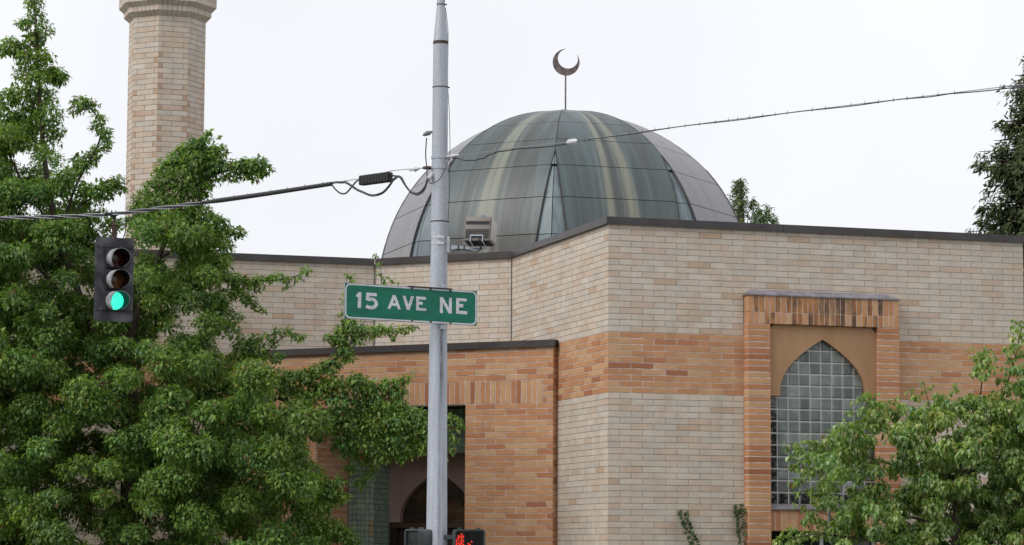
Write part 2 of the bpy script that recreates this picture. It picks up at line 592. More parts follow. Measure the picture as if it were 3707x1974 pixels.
for (cu, cv, z0, z1) in ((-.006, 4.012, 1.2, ZC - .01), (-1.57, 5.578, 1.2, ZC - .01)):
    p = uv(cu, cv); mb = MB(); mb.box((p[0] - .007, p[1] - .009, z0), (p[0] + .007, p[1] + .02, z1)); mb.build('movement_joint', M_CAULK, mosque)
coping(wR, ZC, 0, RU, start=2.36, seg=1.83, e0=.031, e1=.03)
coping(wL, ZC, 0, wL.L, start=1.75, seg=2.4, e0=-.02, e1=.0)
coping(wD, ZC, 0, wD.L, start=3, e0=-.02, e1=-.016)
coping(wB, ZC, 0, wB.L, start=3.2, seg=3.05, e1=-.01)
coping(wS, ZC, .3, wS.L, start=3)
roof = MB()
poly = [(0.1, .2), (RU - .1, .2), (RU - .1, 14), (-11.5, 14), (-11.5, 5.8), (-1.5, 5.8), (.1, 4.1)]
roof.add([uv(a, b, ZC - .02) for a, b in poly], [tuple(range(len(poly)))])
roof.build('roof', M_ROOF, mosque)

# --- window surround, brick by brick
def piece(name, wall, s, out, z, L, H, mi, depth=.05, parent=None, rot=False):
    """one brick object; rot=True stands it on end"""
    me = brick_mesh(H, L, mi, depth) if rot else brick_mesh(L, H, mi, depth)
    o = bpy.data.objects.new(name, me)
    COL.objects.link(o)
    p = parent or mosque
    o.parent = p
    w0 = world_origin(p)
    o.location = Vector(wall.P(s, out, z)) - w0
    o.rotation_euler = (0, 0, wall.ang)
    return o

wPL = Wall(uv(PLo, 0), uv(PLo, -PROUD))               # left flank of the surround
wF = Wall(uv(0, -PROUD), uv(RU, -PROUD))              # front plane of the surround (same s as wR)
core = MB()
for a, b in ((PLo, OL), (OR, PRo)):
    core.box((a + REC, REC, .3), (b - REC, PROUD + .05, Z_S2), wF.M(0, 0, 0))
core.box((PLo + .02, REC, Z_S2 + .004), (PRo - .02, PROUD - .001, Z_CAP - .01), wF.M(0, 0, 0))
core.box((OL - .003, .045, Z_SOLD + .012), (OR + .003, .14, Z_SILL - .005), wF.M(0, 0, 0))
core.build('surround_core', M_MORTAR_O, mosque)
z = Z_S2 - CRS
while z > .35:
    for a in (PLo, OR):
        mi = NC + random.choices(range(6), [22, 24, 14, 20, 14, 12])[0]
        # a pier course: one brick with its end showing on the flank
        me_depth = PROUD + .04
        piece('pier_brick', wF, a + BL / 2, random.uniform(-.0008, .0012), z + CRS / 2, BL - .002, CRS - .0125, mi, me_depth)
    z -= CRS
n_s = 28
wid = (PRo - PLo) / n_s
for i in range(n_s):
    s = PLo + (i + .5) * wid
    dist = abs(i - 12.5) / 14
    sootp = lambda: NC + 6 + random.randrange(3) if random.random() < 1.05 - dist else pick_orange()
    mi = sootp()
    piece('soldier_brick', wF, s, random.uniform(0, .0015), (Z_CAP + Z_S1) / 2, Z_CAP - Z_S1 - JT, wid - .011, mi, PROUD - .01, rot=True)
    piece('soldier_brick', wF, s, random.uniform(0, .0015), (Z_S1 + Z_S2) / 2, Z_S1 - Z_S2 - JT, wid - .011, sootp(), PROUD - .01, rot=True)
n_s = 20
wid = (OR - OL) / n_s
for i in range(n_s):
    piece('soldier_brick', wF, OL + (i + .5) * wid, -.04 + random.uniform(0, .0015), (Z_SILL + Z_SOLD) / 2, Z_SILL - Z_SOLD - JT, wid - .011, pick_orange(), .06, rot=True)
# sloped lead cap
cap = MB()
M0 = wF.M(0, 0, 0)
def capv(s, y, z): return M0 @ Vector((s, y, z))
zt = Z_CAP + .075
vs = [capv(PLo - .012, -.015, Z_CAP - .012), capv(PRo + .012, -.015, Z_CAP - .012), capv(PRo + .012, PROUD - .008, Z_CAP - .012), capv(PLo - .012, PROUD - .008, Z_CAP - .012),
      capv(PLo - .012, -.015, Z_CAP + .004), capv(PRo + .012, -.015, Z_CAP + .004), capv(PRo - .10, PROUD - .008, zt), capv(PLo + .10, PROUD - .008, zt),
      capv(PRo + .012, PROUD - .008, Z_CAP + .004), capv(PLo - .012, PROUD - .008, Z_CAP + .004)]
cap.add(vs, [(0, 1, 5, 4), (4, 5, 6, 7), (5, 8, 6), (9, 4, 7), (0, 3, 2, 1), (1, 2, 8, 5), (3, 0, 4, 9), (2, 3, 9, 7, 6, 8)])
cap.build('lead_cap', M_LEAD, mosque)
sill = MB()
sill.add([capv(OL, .012, Z_SILL - .002), capv(OR, .012, Z_SILL - .002), capv(OR, .012, Z_SILL + .018), capv(OL, .012, Z_SILL + .018),
          capv(OL, .115, Z_SILL - .002), capv(OR, .115, Z_SILL - .002), capv(OR, .115, Z_GB), capv(OL, .115, Z_GB)],
         [(0, 1, 2, 3), (3, 2, 6, 7), (0, 4, 5, 1), (1, 5, 6, 2), (4, 0, 3, 7), (5, 4, 7, 6)])
sill.build('window_sill', M_LEAD, mosque)

# plaster spandrel with the pointed arch cut out
HW, ZSP, ZAP = .593, 3.655, 4.388
half = [(1.0, 0.0), (.998, .09), (.985, .18), (.955, .275), (.90, .375), (.82, .475), (.715, .575), (.60, .665), (.47, .75), (.33, .835), (.17, .92), (0, 1.0)]
arch = [(WC + HW * a, ZSP + (ZAP - ZSP) * b) for a, b in half] + [(WC - HW * a, ZSP + (ZAP - ZSP) * b) for a, b in reversed(half[:-1])]
def arch_panel(arch, x0, x1, zbot, ztop, wall, d0, d1, mat, name):
    """plate between x0..x1, zbot..ztop with an arch (right spring -> apex -> left spring) cut from its foot"""
    mb = MB()
    n = len(arch)
    top = []
    for (a, b) in arch:
        top.append(a)
    mid = n // 2
    for d in (d0, d1):
        pass
    def V(a, b, d): return wall.P(a, -d, b)
    # strips between arch and an outer boundary point
    outer = []
    for i, (a, b) in enumerate(arch):
        t = i / mid if i <= mid else (n - 1 - i) / mid
        xs = x1 if i <= mid else x0
        cx = arch[mid][0]
        if t < .5: outer.append((xs, zbot + (ztop - zbot) * t * 2))
        else: outer.append((xs + (cx - xs) * (t - .5) * 2, ztop))
    vs = []
    for d in (d0, d1):
        vs += [V(a, b, d) for a, b in arch] + [V(a, b, d) for a, b in outer]
    fs = []
    N = 2 * n
    for i in range(n - 1):
        fs.append((i, i + 1, n + i + 1, n + i))
        fs.append((N + i, N + n + i, N + n + i + 1, N + i + 1))
        fs.append((i, N + i, N + i + 1, i + 1))
        fs.append((n + i, n + i + 1, N + n + i + 1, N + n + i))
    for i in (0, n - 1):
        fs.append((i, n + i, N + n + i, N + i))
    # corner fill
    for xs in (x0, x1):
        pass
    mb.add(vs, fs)
    return mb.build(name, mat, mosque)
arch_panel(arch, OL - .002, OR + .002, ZSP, Z_S2 + .003, wF, .055, .11, M_PLASTER, 'plaster_arch')

# glass block window
frame = MB()
frame.box((OL - .04, .135, Z_GB - .02), (OR + .04, .15, Z_S2 + .01), wF.M(0, 0, 0))
window = frame.build('window', M_GJOINT, mosque)
GB = .1503
gmesh = {}
def gblock_mesh(kind):
    if kind not in gmesh:
        a, c = GB / 2 - .009, .010
        vs = [(-a, .016, -a), (a, .016, -a), (a, .016, a), (-a, .016, a),
              (-a, .006, -a), (a, .006, -a), (a, .006, a), (-a, .006, a),
              (-a + c, 0, -a + c), (a - c, 0, -a + c), (a - c, 0, a - c), (-a + c, 0, a - c)]
        fs = [(8, 9, 10, 11)]
        for i in range(4):
            j = (i + 1) % 4
            fs += [(i, j, 4 + j, 4 + i), (4 + i, 4 + j, 8 + j, 8 + i)]
        me = bpy.data.meshes.new('glass_block')
        me.from_pydata(vs, [], fs)
        me.materials.append(M_GBLOCK if kind else M_GCLEAR)
        gmesh[kind] = me
    return gmesh[kind]
for r in range(15):
    for c in range(10):
        o = bpy.data.objects.new('glass_block', gblock_mesh(0 if (c in (0, 9) or r == 0) else 1))
        COL.objects.link(o)
        o.parent = window
        o.location = wF.P(WC + (c - 4.5) * GB, -.12 + random.uniform(-.001, .001), Z_GB + (r + .5) * GB)
        o.rotation_euler = (random.uniform(-.02, .02), 0, wR.ang + random.uniform(-.02, .02))
# lower window under the soldier course
low = MB()
low.box((OL - .02, .16, .4), (OR + .02, .18, Z_SOLD + .02), wF.M(0, 0, 0))
lw = low.build('lower_window', M_DARKGLASS, mosque)
fr = MB()
for s in (OL + .02, WC, OR - .02):
    fr.box((s - .022, .135, .4), (s + .022, .16, Z_SOLD - .02), wF.M(0, 0, 0))
fr.box((OL, .13, Z_SOLD - .22), (OR, .16, Z_SOLD - .175), wF.M(0, 0, 0))
fr.build('window_frame', principled('pale window frame', (.45, .46, .47), .5), lw)

# --- entrance porch, set diagonally
e0 = (-.11 * SQ, 2 - .11 * SQ)
E_LEN, E_R, E_L = 4.96, 1.315, 3.64
def epos(s, k, z=0): return uv(e0[0] - SQ * s + SQ * k, e0[1] + SQ * s + SQ * k, z)
Z_EC, Z_OP = 4.3725, 3.633
Z_ES = Z_OP + 4 * CRS
wE = Wall(epos(E_LEN, 0), epos(0, 0))                 # s' = E_LEN - s
op0, op1 = E_LEN - E_L, E_LEN - E_R
sold = (.17, E_LEN - .17, Z_OP, Z_ES)
zo = lambda z: 'o'
lay(wE, .3, Z_EC, Z_OP, zo, [(op0, op1, 0, Z_OP), sold], shift=op1 % BL)
mortar(wE, [(0, Z_EC, 1)], holes=[(op0 - .007, op1 + .007, 0, Z_OP - .004)], thick=.3)
wEr = Wall(epos(0, 0), epos(0, .115))                 # short return beside the main wall
lay(wEr, .3, Z_EC, Z_OP, zo)
wEl = Wall(epos(E_LEN, 1.5), epos(E_LEN, 0))
lay(wEl, .3, Z_EC, Z_OP, zo)
mortar(wEl, [(0, Z_EC, 1)])
wRv = Wall(epos(E_L, 0), epos(E_L, .872))             # left reveal of the opening
lay(wRv, .3, Z_OP, Z_OP, zo, s0=.032)
mortar(wRv, [(0, Z_OP - .005, 1)])
wRv2 = Wall(epos(E_R, .872), epos(E_R, 0))
lay(wRv2, .3, Z_OP, Z_OP, zo)
mortar(wRv2, [(0, Z_OP - .005, 1)])
nS = int((sold[1] - sold[0]) / .0762)
wid = (sold[1] - sold[0]) / nS
for i in range(nS):
    piece('soldier_brick', wE, sold[0] + (i + .5) * wid, random.uniform(0, .001), (Z_OP + Z_ES) / 2, Z_ES - Z_OP - JT, wid - .011, pick_orange(), .05, rot=True)
coping(wE, Z_EC, 0, E_LEN, h=.083, start=2.6, seg=2.6, e0=.03, e1=.031, depth=.28)
coping(wEr, Z_EC, .285, .5, h=.0832) if False else None
er = MB().box((.0, -.031, Z_EC + .0005), (.11, .2, Z_EC + .0825), wEr.M(0, 0, 0)); er.build('coping', M_COPING, mosque)
pr = MB()
pr.add([epos(0.1, .1, Z_EC - .01), epos(E_LEN - .1, .1, Z_EC - .01), epos(E_LEN - .1, 1.6, Z_EC - .01), epos(0.1, 1.6, Z_EC - .01)], [(0, 1, 2, 3)])
pr.build('porch_roof', M_ROOF, mosque)
sf = MB()
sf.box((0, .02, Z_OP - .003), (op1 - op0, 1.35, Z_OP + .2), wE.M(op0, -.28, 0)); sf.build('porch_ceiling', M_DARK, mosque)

# green tiled portal behind the opening
K2, K3 = .872, .872 + .4437
TS = 3.232                                            # inner edge of the left tiled jamb
TS2 = 2 * 2.465 - TS
ZTL = 3.011                                           # underside of the tiled lintel
def tile_mat(name, c):
    m = principled(name, c, .35, .5)
    n, l, b = nodes(m)
    t = noise_node(m, 14, 3)
    r = ramp(m, t.outputs['Fac'], [(.3, (.75, .78, .78)), (.7, (1.2, 1.18, 1.18))])
    l.new(mix(m, c, r.outputs[0], 1, 'MULTIPLY'), b.inputs['Base Color'])
    return m
TILES = [tile_mat('green tile %d' % i, c) for i, c in enumerate([(.27, .365, .295), (.245, .335, .275), (.30, .40, .315), (.23, .32, .275), (.28, .355, .31)])]
M_GROUT = principled('dark tile grout', (.10, .11, .10), .9, .1)
M_TANT = tile_mat('tan replacement tile', (.36, .25, .15))
tb = MB()
wT = Wall(epos(E_L, K2), epos(E_R, K2))               # front tile plane
wT2 = Wall(epos(TS, K2), epos(TS, K3))                # left tiled reveal
tl = E_L - TS
tb.box((-.01, .006, 0), (tl - .004, .12, Z_OP), wT.M(0, 0, 0))
tr = E_L - TS2
tb.box((tr + .004, .006, 0), (E_L - E_R + .01, .12, Z_OP), wT.M(0, 0, 0))
tb.box((tl - .003, .0062, ZTL + .004), (tr + .003, .12, Z_OP), wT.M(0, 0, 0))
tb.box((0.002, .006, 0), (K3 - K2 + .05, .1, ZTL + .3), wT2.M(0, 0, 0))
portal = tb.build('tiled_portal', M_GROUT, mosque)
TW, TH = .0675, .0762
tmesh = {}
def tile(wall, s, z, w, mi):
    key = (round(w, 3), mi)
    if key not in tmesh:
        a, h = w / 2 - .003, TH / 2 - .003
        me = bpy.data.meshes.new('tile')
        vs = [(-a, .008, -h), (a, .008, -h), (a, .008, h), (-a, .008, h), (-a + .002, 0, -h + .002), (a - .002, 0, -h + .002), (a - .002, 0, h - .002), (-a + .002, 0, h - .002)]
        me.from_pydata(vs, [], [(4, 5, 6, 7), (0, 1, 5, 4), (1, 2, 6, 5), (2, 3, 7, 6), (3, 0, 4, 7)])
        me.materials.append((TILES + [M_TANT])[mi])
        tmesh[key] = me
    o = bpy.data.objects.new('tile', tmesh[key])
    COL.objects.link(o)
    o.parent = portal
    o.location = wall.P(s, 0.0, z)
    o.rotation_euler = (0, 0, wall.ang)
rest = MB()
def tile_stuff(wall, s, z, w, mi):
    a, h = w / 2 - .003, TH / 2 - .003
    M = wall.M(s, 0, z)
    rest.add([M @ Vector(p) for p in [(-a, 0, -h), (a, 0, -h), (a, 0, h), (-a, 0, h)]], [(0, 1, 2, 3)], mi)
n_tile = 0
for wall, s0, s1, za, zb in ((wT, 0.0, tl, .5, Z_OP), (wT2, 0.0, K3 - K2, .5, ZTL), (wT, tl, tr, ZTL, Z_OP), (wT, tr, E_L - E_R, .5, Z_OP)):
    nx = max(1, round((s1 - s0) / TW)); w = (s1 - s0) / nx
    z = zb - TH / 2
    while z > za:
        for i in range(nx):
            s = s0 + (i + .5) * w
            mi = random.randrange(5)
            x, y = proj(wall.P(s, 0, z))
            if wall is wT and s0 == 0.0 and i == nx - 1 and abs(y - 1912) < 22: mi = 5
            if y < 1990 and x < 1690 and n_tile < 300 and (x < 1430 or x > 1600):
                tile(wall, s, z, w, mi); n_tile += 1
            else:
                tile_stuff(wall, s, z, w, mi)
        z -= TH
o = rest.build('tilework', TILES + [M_TANT], mosque); tag(o, kind='stuff')
# pink plaster face with the door arch
SC = 2.465
def k3(s): return E_LEN - s
wP = Wall(epos(E_LEN, K3), epos(0, K3))
aw, zs_, za_ = .597, 2.085, 2.80
arch2 = [(k3(SC) + aw * a, zs_ + (za_ - zs_) * b) for a, b in half] + [(k3(SC) - aw * a, zs_ + (za_ - zs_) * b) for a, b in reversed(half[:-1])]
arch_panel(arch2, k3(TS) - .002, k3(TS2) + .002, zs_, Z_OP - .01, wP, 0, .09, M_PINK, 'plaster_portal_arch')
M_CARVED = principled('carved dark copper', (.05, .035, .02), .5, .5)
_n = noise_node(M_CARVED, 2.6, 5)
_r = ramp(M_CARVED, _n.outputs['Fac'], [(.35, (.022, .018, .016)), (.52, (.05, .033, .02)), (.68, (.13, .066, .02)), (.8, (.07, .085, .055))])
nodes(M_CARVED)[1].new(_r.outputs[0], nodes(M_CARVED)[2].inputs['Base Color'])
_v = noise_node(M_CARVED, 42, 3)
bump(M_CARVED, _v.outputs['Fac'], .5, .015)
M_DOORWOOD = principled('dark brown door wood', (.032, .02, .016), .5, .4)
tym = MB()
tym.box((k3(TS), .1, zs_ - .04), (k3(TS2), .14, za_ + .1), wP.M(0, 0, 0))
tymp = tym.build('door_tympanum', M_CARVED, mosque)
rel = MB()
for (zc, hw, hh) in ((2.16, .50, .062), (2.37, .36, .066)):
    pts = []
    for i in range(25):
        an = 2 * PI * i / 24
        x = math.copysign(max(0, hw - hh), math.cos(an)) + hh * math.cos(an)
        pts.append(wP.P(k3(SC) + x, -.095, zc + hh * math.sin(an)))
    rel.tube(pts, .008, 6)
    x = -hw + .06                                    # interlaced scrolls in the band
    while x < hw - .06:
        c0 = [wP.P(k3(SC) + x + .028 * math.cos(t) * (1 - .1 * t), -.095, zc + .036 * math.sin(t * 1.3 + x * 9)) for t in np.linspace(0, 5, 12)]
        rel.tube(c0, .006, 5)
        x += .048
rel.build('carved_band', M_CARVED, tymp)
dr = MB()
dr.box((k3(TS) - .002, .03, zs_ - .075), (k3(TS2), .13, zs_ - .004), wP.M(0, 0, 0))
door_head = dr.build('door_lintel', principled('brown door lintel', (.075, .042, .03), .5, .4), mosque)
dd = MB()
dd.box((k3(TS) + .10, .09, 0.02), (k3(TS2) - .10, .13, zs_ - .077), wP.M(0, 0, 0))
for sx in (k3(TS), k3(TS2) - .10):
    dd.box((sx, .04, .02), (sx + .098, .14, zs_ - .077), wP.M(0, 0, 0))
for i in range(2):
    for zz in (.25, 1.0, 1.62):
        x0 = k3(TS) + .16 + i * .52
        dd.box((x0, .075, zz), (x0 + .38, .092, zz + (.66 if zz < 1 else .5 if zz < 1.5 else .25)), wP.M(0, 0, 0))
dd.build('door', M_DOORWOOD, mosque)
pf = MB().box((0, -.6, 0.0), (E_LEN, 1.3, .16), wE.M(0, -.9, 0)); pf.build('porch_step', M_CONC, mosque)

# --- place the bricks: the 300 largest in view as single objects, the rest joined
def area_px(b):
    w, s, out, z, L, H = b[:6]
    q = [proj(w.P(s + i * L / 2, out, z + j * H / 2)) for i, j in ((-1, -1), (1, -1), (1, 1), (-1, 1))]
    if any(not (0 < x < W_PX and 0 < y < H_PX) for x, y in q):
        return 0
    cx, cy = sum(p[0] for p in q) / 4, sum(p[1] for p in q) / 4
    if w in (wS, wRv2, wEl): return 0
    if cx > 2880 and cy > 1380: return 0              # behind the dogwood
    if cx < 900 and cy > 800: return 0                # behind the pear tree
    if 1540 < cx < 1625: return 0                     # behind the pole
    return abs(sum(q[i][0] * q[(i + 1) % 4][1] - q[(i + 1) % 4][0] * q[i][1] for i in range(4))) / 2
def place_bricks(owner, root, name_rest, limit=300):
    bl = [b for b in BRICKS if b[7] == owner]
    order = sorted(range(len(bl)), key=lambda i: -area_px(bl[i]))
    single = set(i for i in order[:limit] if area_px(bl[i]) > 0)
    w0 = world_origin(root)
    vs, fs, ms = [], [], []
    for i, (w, s, out, z, L, H, mi, _) in enumerate(bl):
        out += random.uniform(-.0008, .0012)
        if i in single:
            o = bpy.data.objects.new('brick', brick_mesh(round(L, 3), round(H, 4), mi))
            COL.objects.link(o)
            o.parent = root
            o.location = Vector(w.P(s, out, z)) - w0
            o.rotation_euler = (0, 0, w.ang)
        else:
            a, h = L / 2, H / 2
            n = len(vs)
            for y, aa, hh in ((-.03, a, h), (out, a, h)):
                for i2, j2 in ((-1, -1), (1, -1), (1, 1), (-1, 1)):
                    vs.append(w.P(s + i2 * aa, y, z + j2 * hh))
            fs += [(n + 4, n + 5, n + 6, n + 7)] + [(n + k, n + (k + 1) % 4, n + 4 + (k + 1) % 4, n + 4 + k) for k in range(4)]
            ms += [mi] * 5
    o = mesh_obj(name_rest, vs, fs, ALLB, root, ms, recalc=False)
    tag(o, kind='stuff')
place_bricks('mosque', mosque, 'brickwork')

# --- the dome: eight gores of sheet copper in courses, with pointed vents on the ridges
DC = at(2045, 1075, 43.0); DC[2] = 5.83
DR = 3.04
TH_ROWS = [0, 8, 19.5, 30, 41.5, 53.5, 65.3, 77.2, 91]
TIP, BOT, HWB = 47.3, 77.2, .235
def ridge(k, th, r=DR):
    az = AL - PI / 8 + k * PI / 4                    # azimuth from the direction facing the camera, positive to the right
    return DC + np.array([1.03 * r * math.sin(th) * math.sin(az), -1.03 * r * math.sin(th) * math.cos(az), r * math.cos(th)])
def vent_hw(thd):
    if thd <= TIP: return 0.0
    return HWB * (thd - TIP) / (BOT - TIP)
def gore_pt(k, t, thd, lift=0.0):
    th = math.radians(thd)
    a, b = ridge(k, th, DR + lift), ridge(k + 1, th, DR + lift)
    return a * (1 - t) + b * t
def gore_edge(thd):
    return 2 * DR * math.sin(math.radians(max(thd, .5))) * math.sin(PI / 8)
under = MB()
for k in range(8):
    ths = np.linspace(0, 92, 24)
    for i in range(23):
        q = [gore_pt(k, 0, ths[i], -.075), gore_pt(k, 1, ths[i], -.075), gore_pt(k, 1, ths[i + 1], -.075), gore_pt(k, 0, ths[i + 1], -.075)]
        under.add(q, [(0, 1, 2, 3)])
dome = under.build('dome', M_COPPER_SEAM, mosque)
tag(dome, 'weathered blue grey copper dome with pale runs')
STREAKS = {7: [(.46, .045, .9), (.52, .035, 1.0), (.60, .018, .35), (.36, .012, .3), (.86, .012, .2)],
           0: [(.43, .030, 1.0), (.59, .042, 1.0), (.535, .012, .5), (.37, .010, .35), (.75, .012, .15)],
           6: [(.45, .03, .35), (.7, .04, .3)], 1: [(.5, .012, .3), (.3, .015, .2)]}
def stain_sheen_at(k, t, thd):
    kk = k % 8
    r = 0
    for (c, w, s) in STREAKS.get(kk, []):
        fade = min(1, max(0, (thd - 6) / 14))
        r = max(r, s * fade * math.exp(-abs((t - c) / w) ** 5))
    g = 0
    rows = {7: [(.68, .07, .45), (.30, .04, .12)], 0: [(.50, .09, .4), (.85, .08, .25)], 6: [(.62, .12, .8)], 1: [(.2, .5, .75), (.8, .4, .7)]}
    for (c, w, s) in rows.get(kk, []):
        g = max(g, s * math.exp(-((t - c) / w) ** 2) * min(1, max(0.15, (thd - 12) / 30)))
    if thd > 77: g = max(g, .7)
    b = .92 if kk == 1 else (.75 if kk == 6 else 0)  # side gores paler: bare sheet plus their sky reflection painted in
    return (min(1, r), g * (0.55 if kk in (1, 6) else 1), b, 1)
def copper_panel(k, ta, tb, edge=True, nt=14, nth=6, lift=0.0, name='copper_panel', clean=None, gap=.0):
    vs, cols, uvs = [], [], []
    g = .008
    for layer in (lift, lift - .022):
        for j in range(nth + 1):
            thd = ta + (tb - ta) * j / nth
            dth = math.degrees(.006 / DR)
            thd2 = min(max(thd, ta + dth), tb - dth)
            e = gore_edge(thd2)
            if clean is None:
                lo = min(.48, (g * .6 + vent_hw(thd2)) / e); hi = 1 - lo
            else:
                side, extra = clean
                w = min(.5, (vent_hw(thd2) + extra) / e)
                lo, hi = (.003, w) if side == 0 else (1 - w, .997)
            for i in range(nt + 1):
                t = lo + (hi - lo) * i / nt
                vs.append(tuple(gore_pt(k, t, thd2, layer)))
                st = stain_sheen_at(k, t, thd2)
                if clean is not None: st = (0, .12, .8, 1)
                cols.append(st)
                uvs.append((((t - .5) * e) * .42 + k * 7.3, thd2 / 40.0 + k * 3.1))
    N = (nt + 1) * (nth + 1)
    fs = []
    for j in range(nth):
        for i in range(nt):
            a = j * (nt + 1) + i
            fs.append((a, a + nt + 1, a + nt + 2, a + 1))
    ring = [i for i in range(nt + 1)] + [j * (nt + 1) + nt for j in range(1, nth + 1)] + [nth * (nt + 1) + i for i in range(nt - 1, -1, -1)] + [j * (nt + 1) for j in range(nth - 1, 0, -1)]
    for q in range(len(ring)):
        a, b = ring[q], ring[(q + 1) % len(ring)]
        fs.append((a, b, b + N, a + N))
    me = bpy.data.meshes.new(name)
    me.from_pydata(vs, [], fs)
    me.materials.append(M_COPPER if clean is None else M_COPPER_CLEAN)
    ca = me.attributes.new('stain', 'FLOAT_COLOR', 'POINT')
    ca.data.foreach_set('color', [c for q in cols for c in q])
    ul = me.uv_layers.new(name='UVMap')
    idx = np.zeros(len(me.loops), dtype=np.int32); me.loops.foreach_get('vertex_index', idx)
    ul.data.foreach_set('uv', np.array(uvs)[idx].ravel())
    bm = bmesh.new(); bm.from_mesh(me); bmesh.ops.recalc_face_normals(bm, faces=bm.faces); bm.to_mesh(me); bm.free()
    me.polygons.foreach_set('use_smooth', [True] * len(me.polygons))
    me.set_sharp_from_angle(angle=math.radians(40))
    return link(name, me, dome)
for k in range(8):
    front = k in (6, 7, 0, 1)
    for r in range(len(TH_ROWS) - 1):
        copper_panel(k, TH_ROWS[r], TH_ROWS[r + 1], nt=64 if k in (7, 0) else 22 if front else 4, lift=0.0)
    # vent cheeks: two recessed sheets either side of the ridge, and the small hood at the tip
    for side in (0, 1):
        copper_panel(k, TIP + .3, 53.3, nt=2, nth=3, lift=-.004, name='vent_hood', clean=(side, .0))
        for (a, b) in ((53.6, 65.3), (65.3, 77.2), (77.2, 91)):
            copper_panel(k, a, b, nt=2, nth=4, lift=-.03, name='vent_panel', clean=(side, .02))
# ridge cover strips above the vents
for k in range(8):
    mb = MB()
    mb.tube([ridge(k, math.radians(t), DR - .004) for t in np.linspace(1, TIP, 14)], .010, 6)
    mb.build('ridge_roll', M_COPPER_SEAM, dome)
    for sgn in (0, 1):
        kk = k if sgn == 0 else k - 1
        pts = []
        for thd in np.linspace(TIP, 91, 12):
            e = gore_edge(thd); w = (vent_hw(thd) + .004) / e
            pts.append(gore_pt(kk, w if sgn == 0 else 1 - w, thd, .004))
        mb = MB(); mb.tube(pts, .009, 6); mb.build('vent_edge', M_COPPER_SEAM, dome)
apex = DC + np.array([0, 0, DR])
fin = MB()
fin.tube([apex - np.array([0, 0, .05]), apex + np.array([0, 0, .63])], .0135, 8)
fin.tube([apex - np.array([0, 0, .03]), apex + np.array([0, 0, .03])], [.06, .03], 10)
finial = fin.build('finial', M_BRONZE, mosque)
cc = apex + np.array([.008, 0, .63 + .205])
R1, R2 = .222, .166
d = np.array([.0294, .0597]); dl = float(np.hypot(*d)); u_ = d / dl
a_ = (R1 ** 2 - R2 ** 2 + dl ** 2) / (2 * dl); h_ = math.sqrt(max(0, R1 ** 2 - a_ ** 2))
an1 = math.atan2(u_[1], u_[0]); half_out = math.acos(a_ / R1); half_in = math.acos((a_ - dl) / R2)
outer = [(R1 * math.cos(an1 + half_out + (2 * PI - 2 * half_out) * i / 40), R1 * math.sin(an1 + half_out + (2 * PI - 2 * half_out) * i / 40)) for i in range(41)]
inner = [(d[0] + R2 * math.cos(an1 - half_in - (2 * PI - 2 * half_in) * i / 36), d[1] + R2 * math.sin(an1 - half_in - (2 * PI - 2 * half_in) * i / 36)) for i in range(1, 36)]
cr = MB()
cr.prism(outer + inner, cc, (1, .06, 0), (0, 0, 1), (.06, -1, 0), -.011, .011)
cr.build('crescent', M_BRONZE, finial)

# ------------------------------------------------------------------ minaret
mn = at(602, 300, 38.0)
minaret = thing('minaret', (mn[0], mn[1], 0), 'tall octagonal cream brick minaret with corbelled top behind the pear tree', 'minaret')
MR = .566
def oct_pt(k, r):
    az = AL - PI / 8 + k * PI / 4
    return (mn[0] + r * math.sin(az), mn[1] - r * math.cos(az))
Z_MT = 9.31
core = MB()
cv = [(*oct_pt(k, MR - REC / math.cos(PI / 8)), z) for z in (0, Z_MT + .2) for k in range(8)]
core.add(cv, [tuple(range(8)), tuple(range(15, 7, -1))] + [(k, (k + 1) % 8, 8 + (k + 1) % 8, 8 + k) for k in range(8)])
core.build('shaft_core', M_MORTAR_C, minaret)
FACE_L = 2 * MR * math.sin(PI / 8)
k_hi = 0
for k in range(8):
    w = Wall(oct_pt(k, MR), oct_pt(k + 1, MR))
    n_c = int((Z_MT - 4.5) / CRS)
    for c in range(n_c):
        z1 = Z_MT - c * CRS
        par = (c + k) % 2
        cuts = [0, .067, .367, w.L] if par else [0, .214, w.L]
        if w.L - cuts[-2] < .02: cuts = cuts[:-2] + [w.L]
        for i in range(len(cuts) - 1):
            a, b = cuts[i], cuts[i + 1]
            mi = pick_cream()
            if c > 6 and par and i in (0, len(cuts) - 2) and random.random() < .8:
                mi = random.choice([6, 7, 7, 5])           # tan quoin headers
            elif c > 6 and random.random() < .22:
                mi = random.choice([4, 5])
            la = (JT / 2 if i > 0 else 0); lb = (JT / 2 if i < len(cuts) - 2 else 0)
            BRICKS.append([w, (a + la + b - lb) / 2, 0.0, z1 - CRS / 2, b - a - la - lb, CRS - JT, mi, 'minaret'])
def area_min(b):
    w, s, out, z, L, H = b[:6]
    x, y = proj(w.P(s, 0, z))
    to_cam = -(np.array(w.P(s, 0, z))[:2]); f = float(np.dot(w.n, to_cam / np.hypot(*to_cam)))
    return L * H * max(0, f) if -20 < y < 800 else 0
_a = area_px
area_px = area_min
place_bricks('minaret', minaret, 'brickwork')
area_px = _a
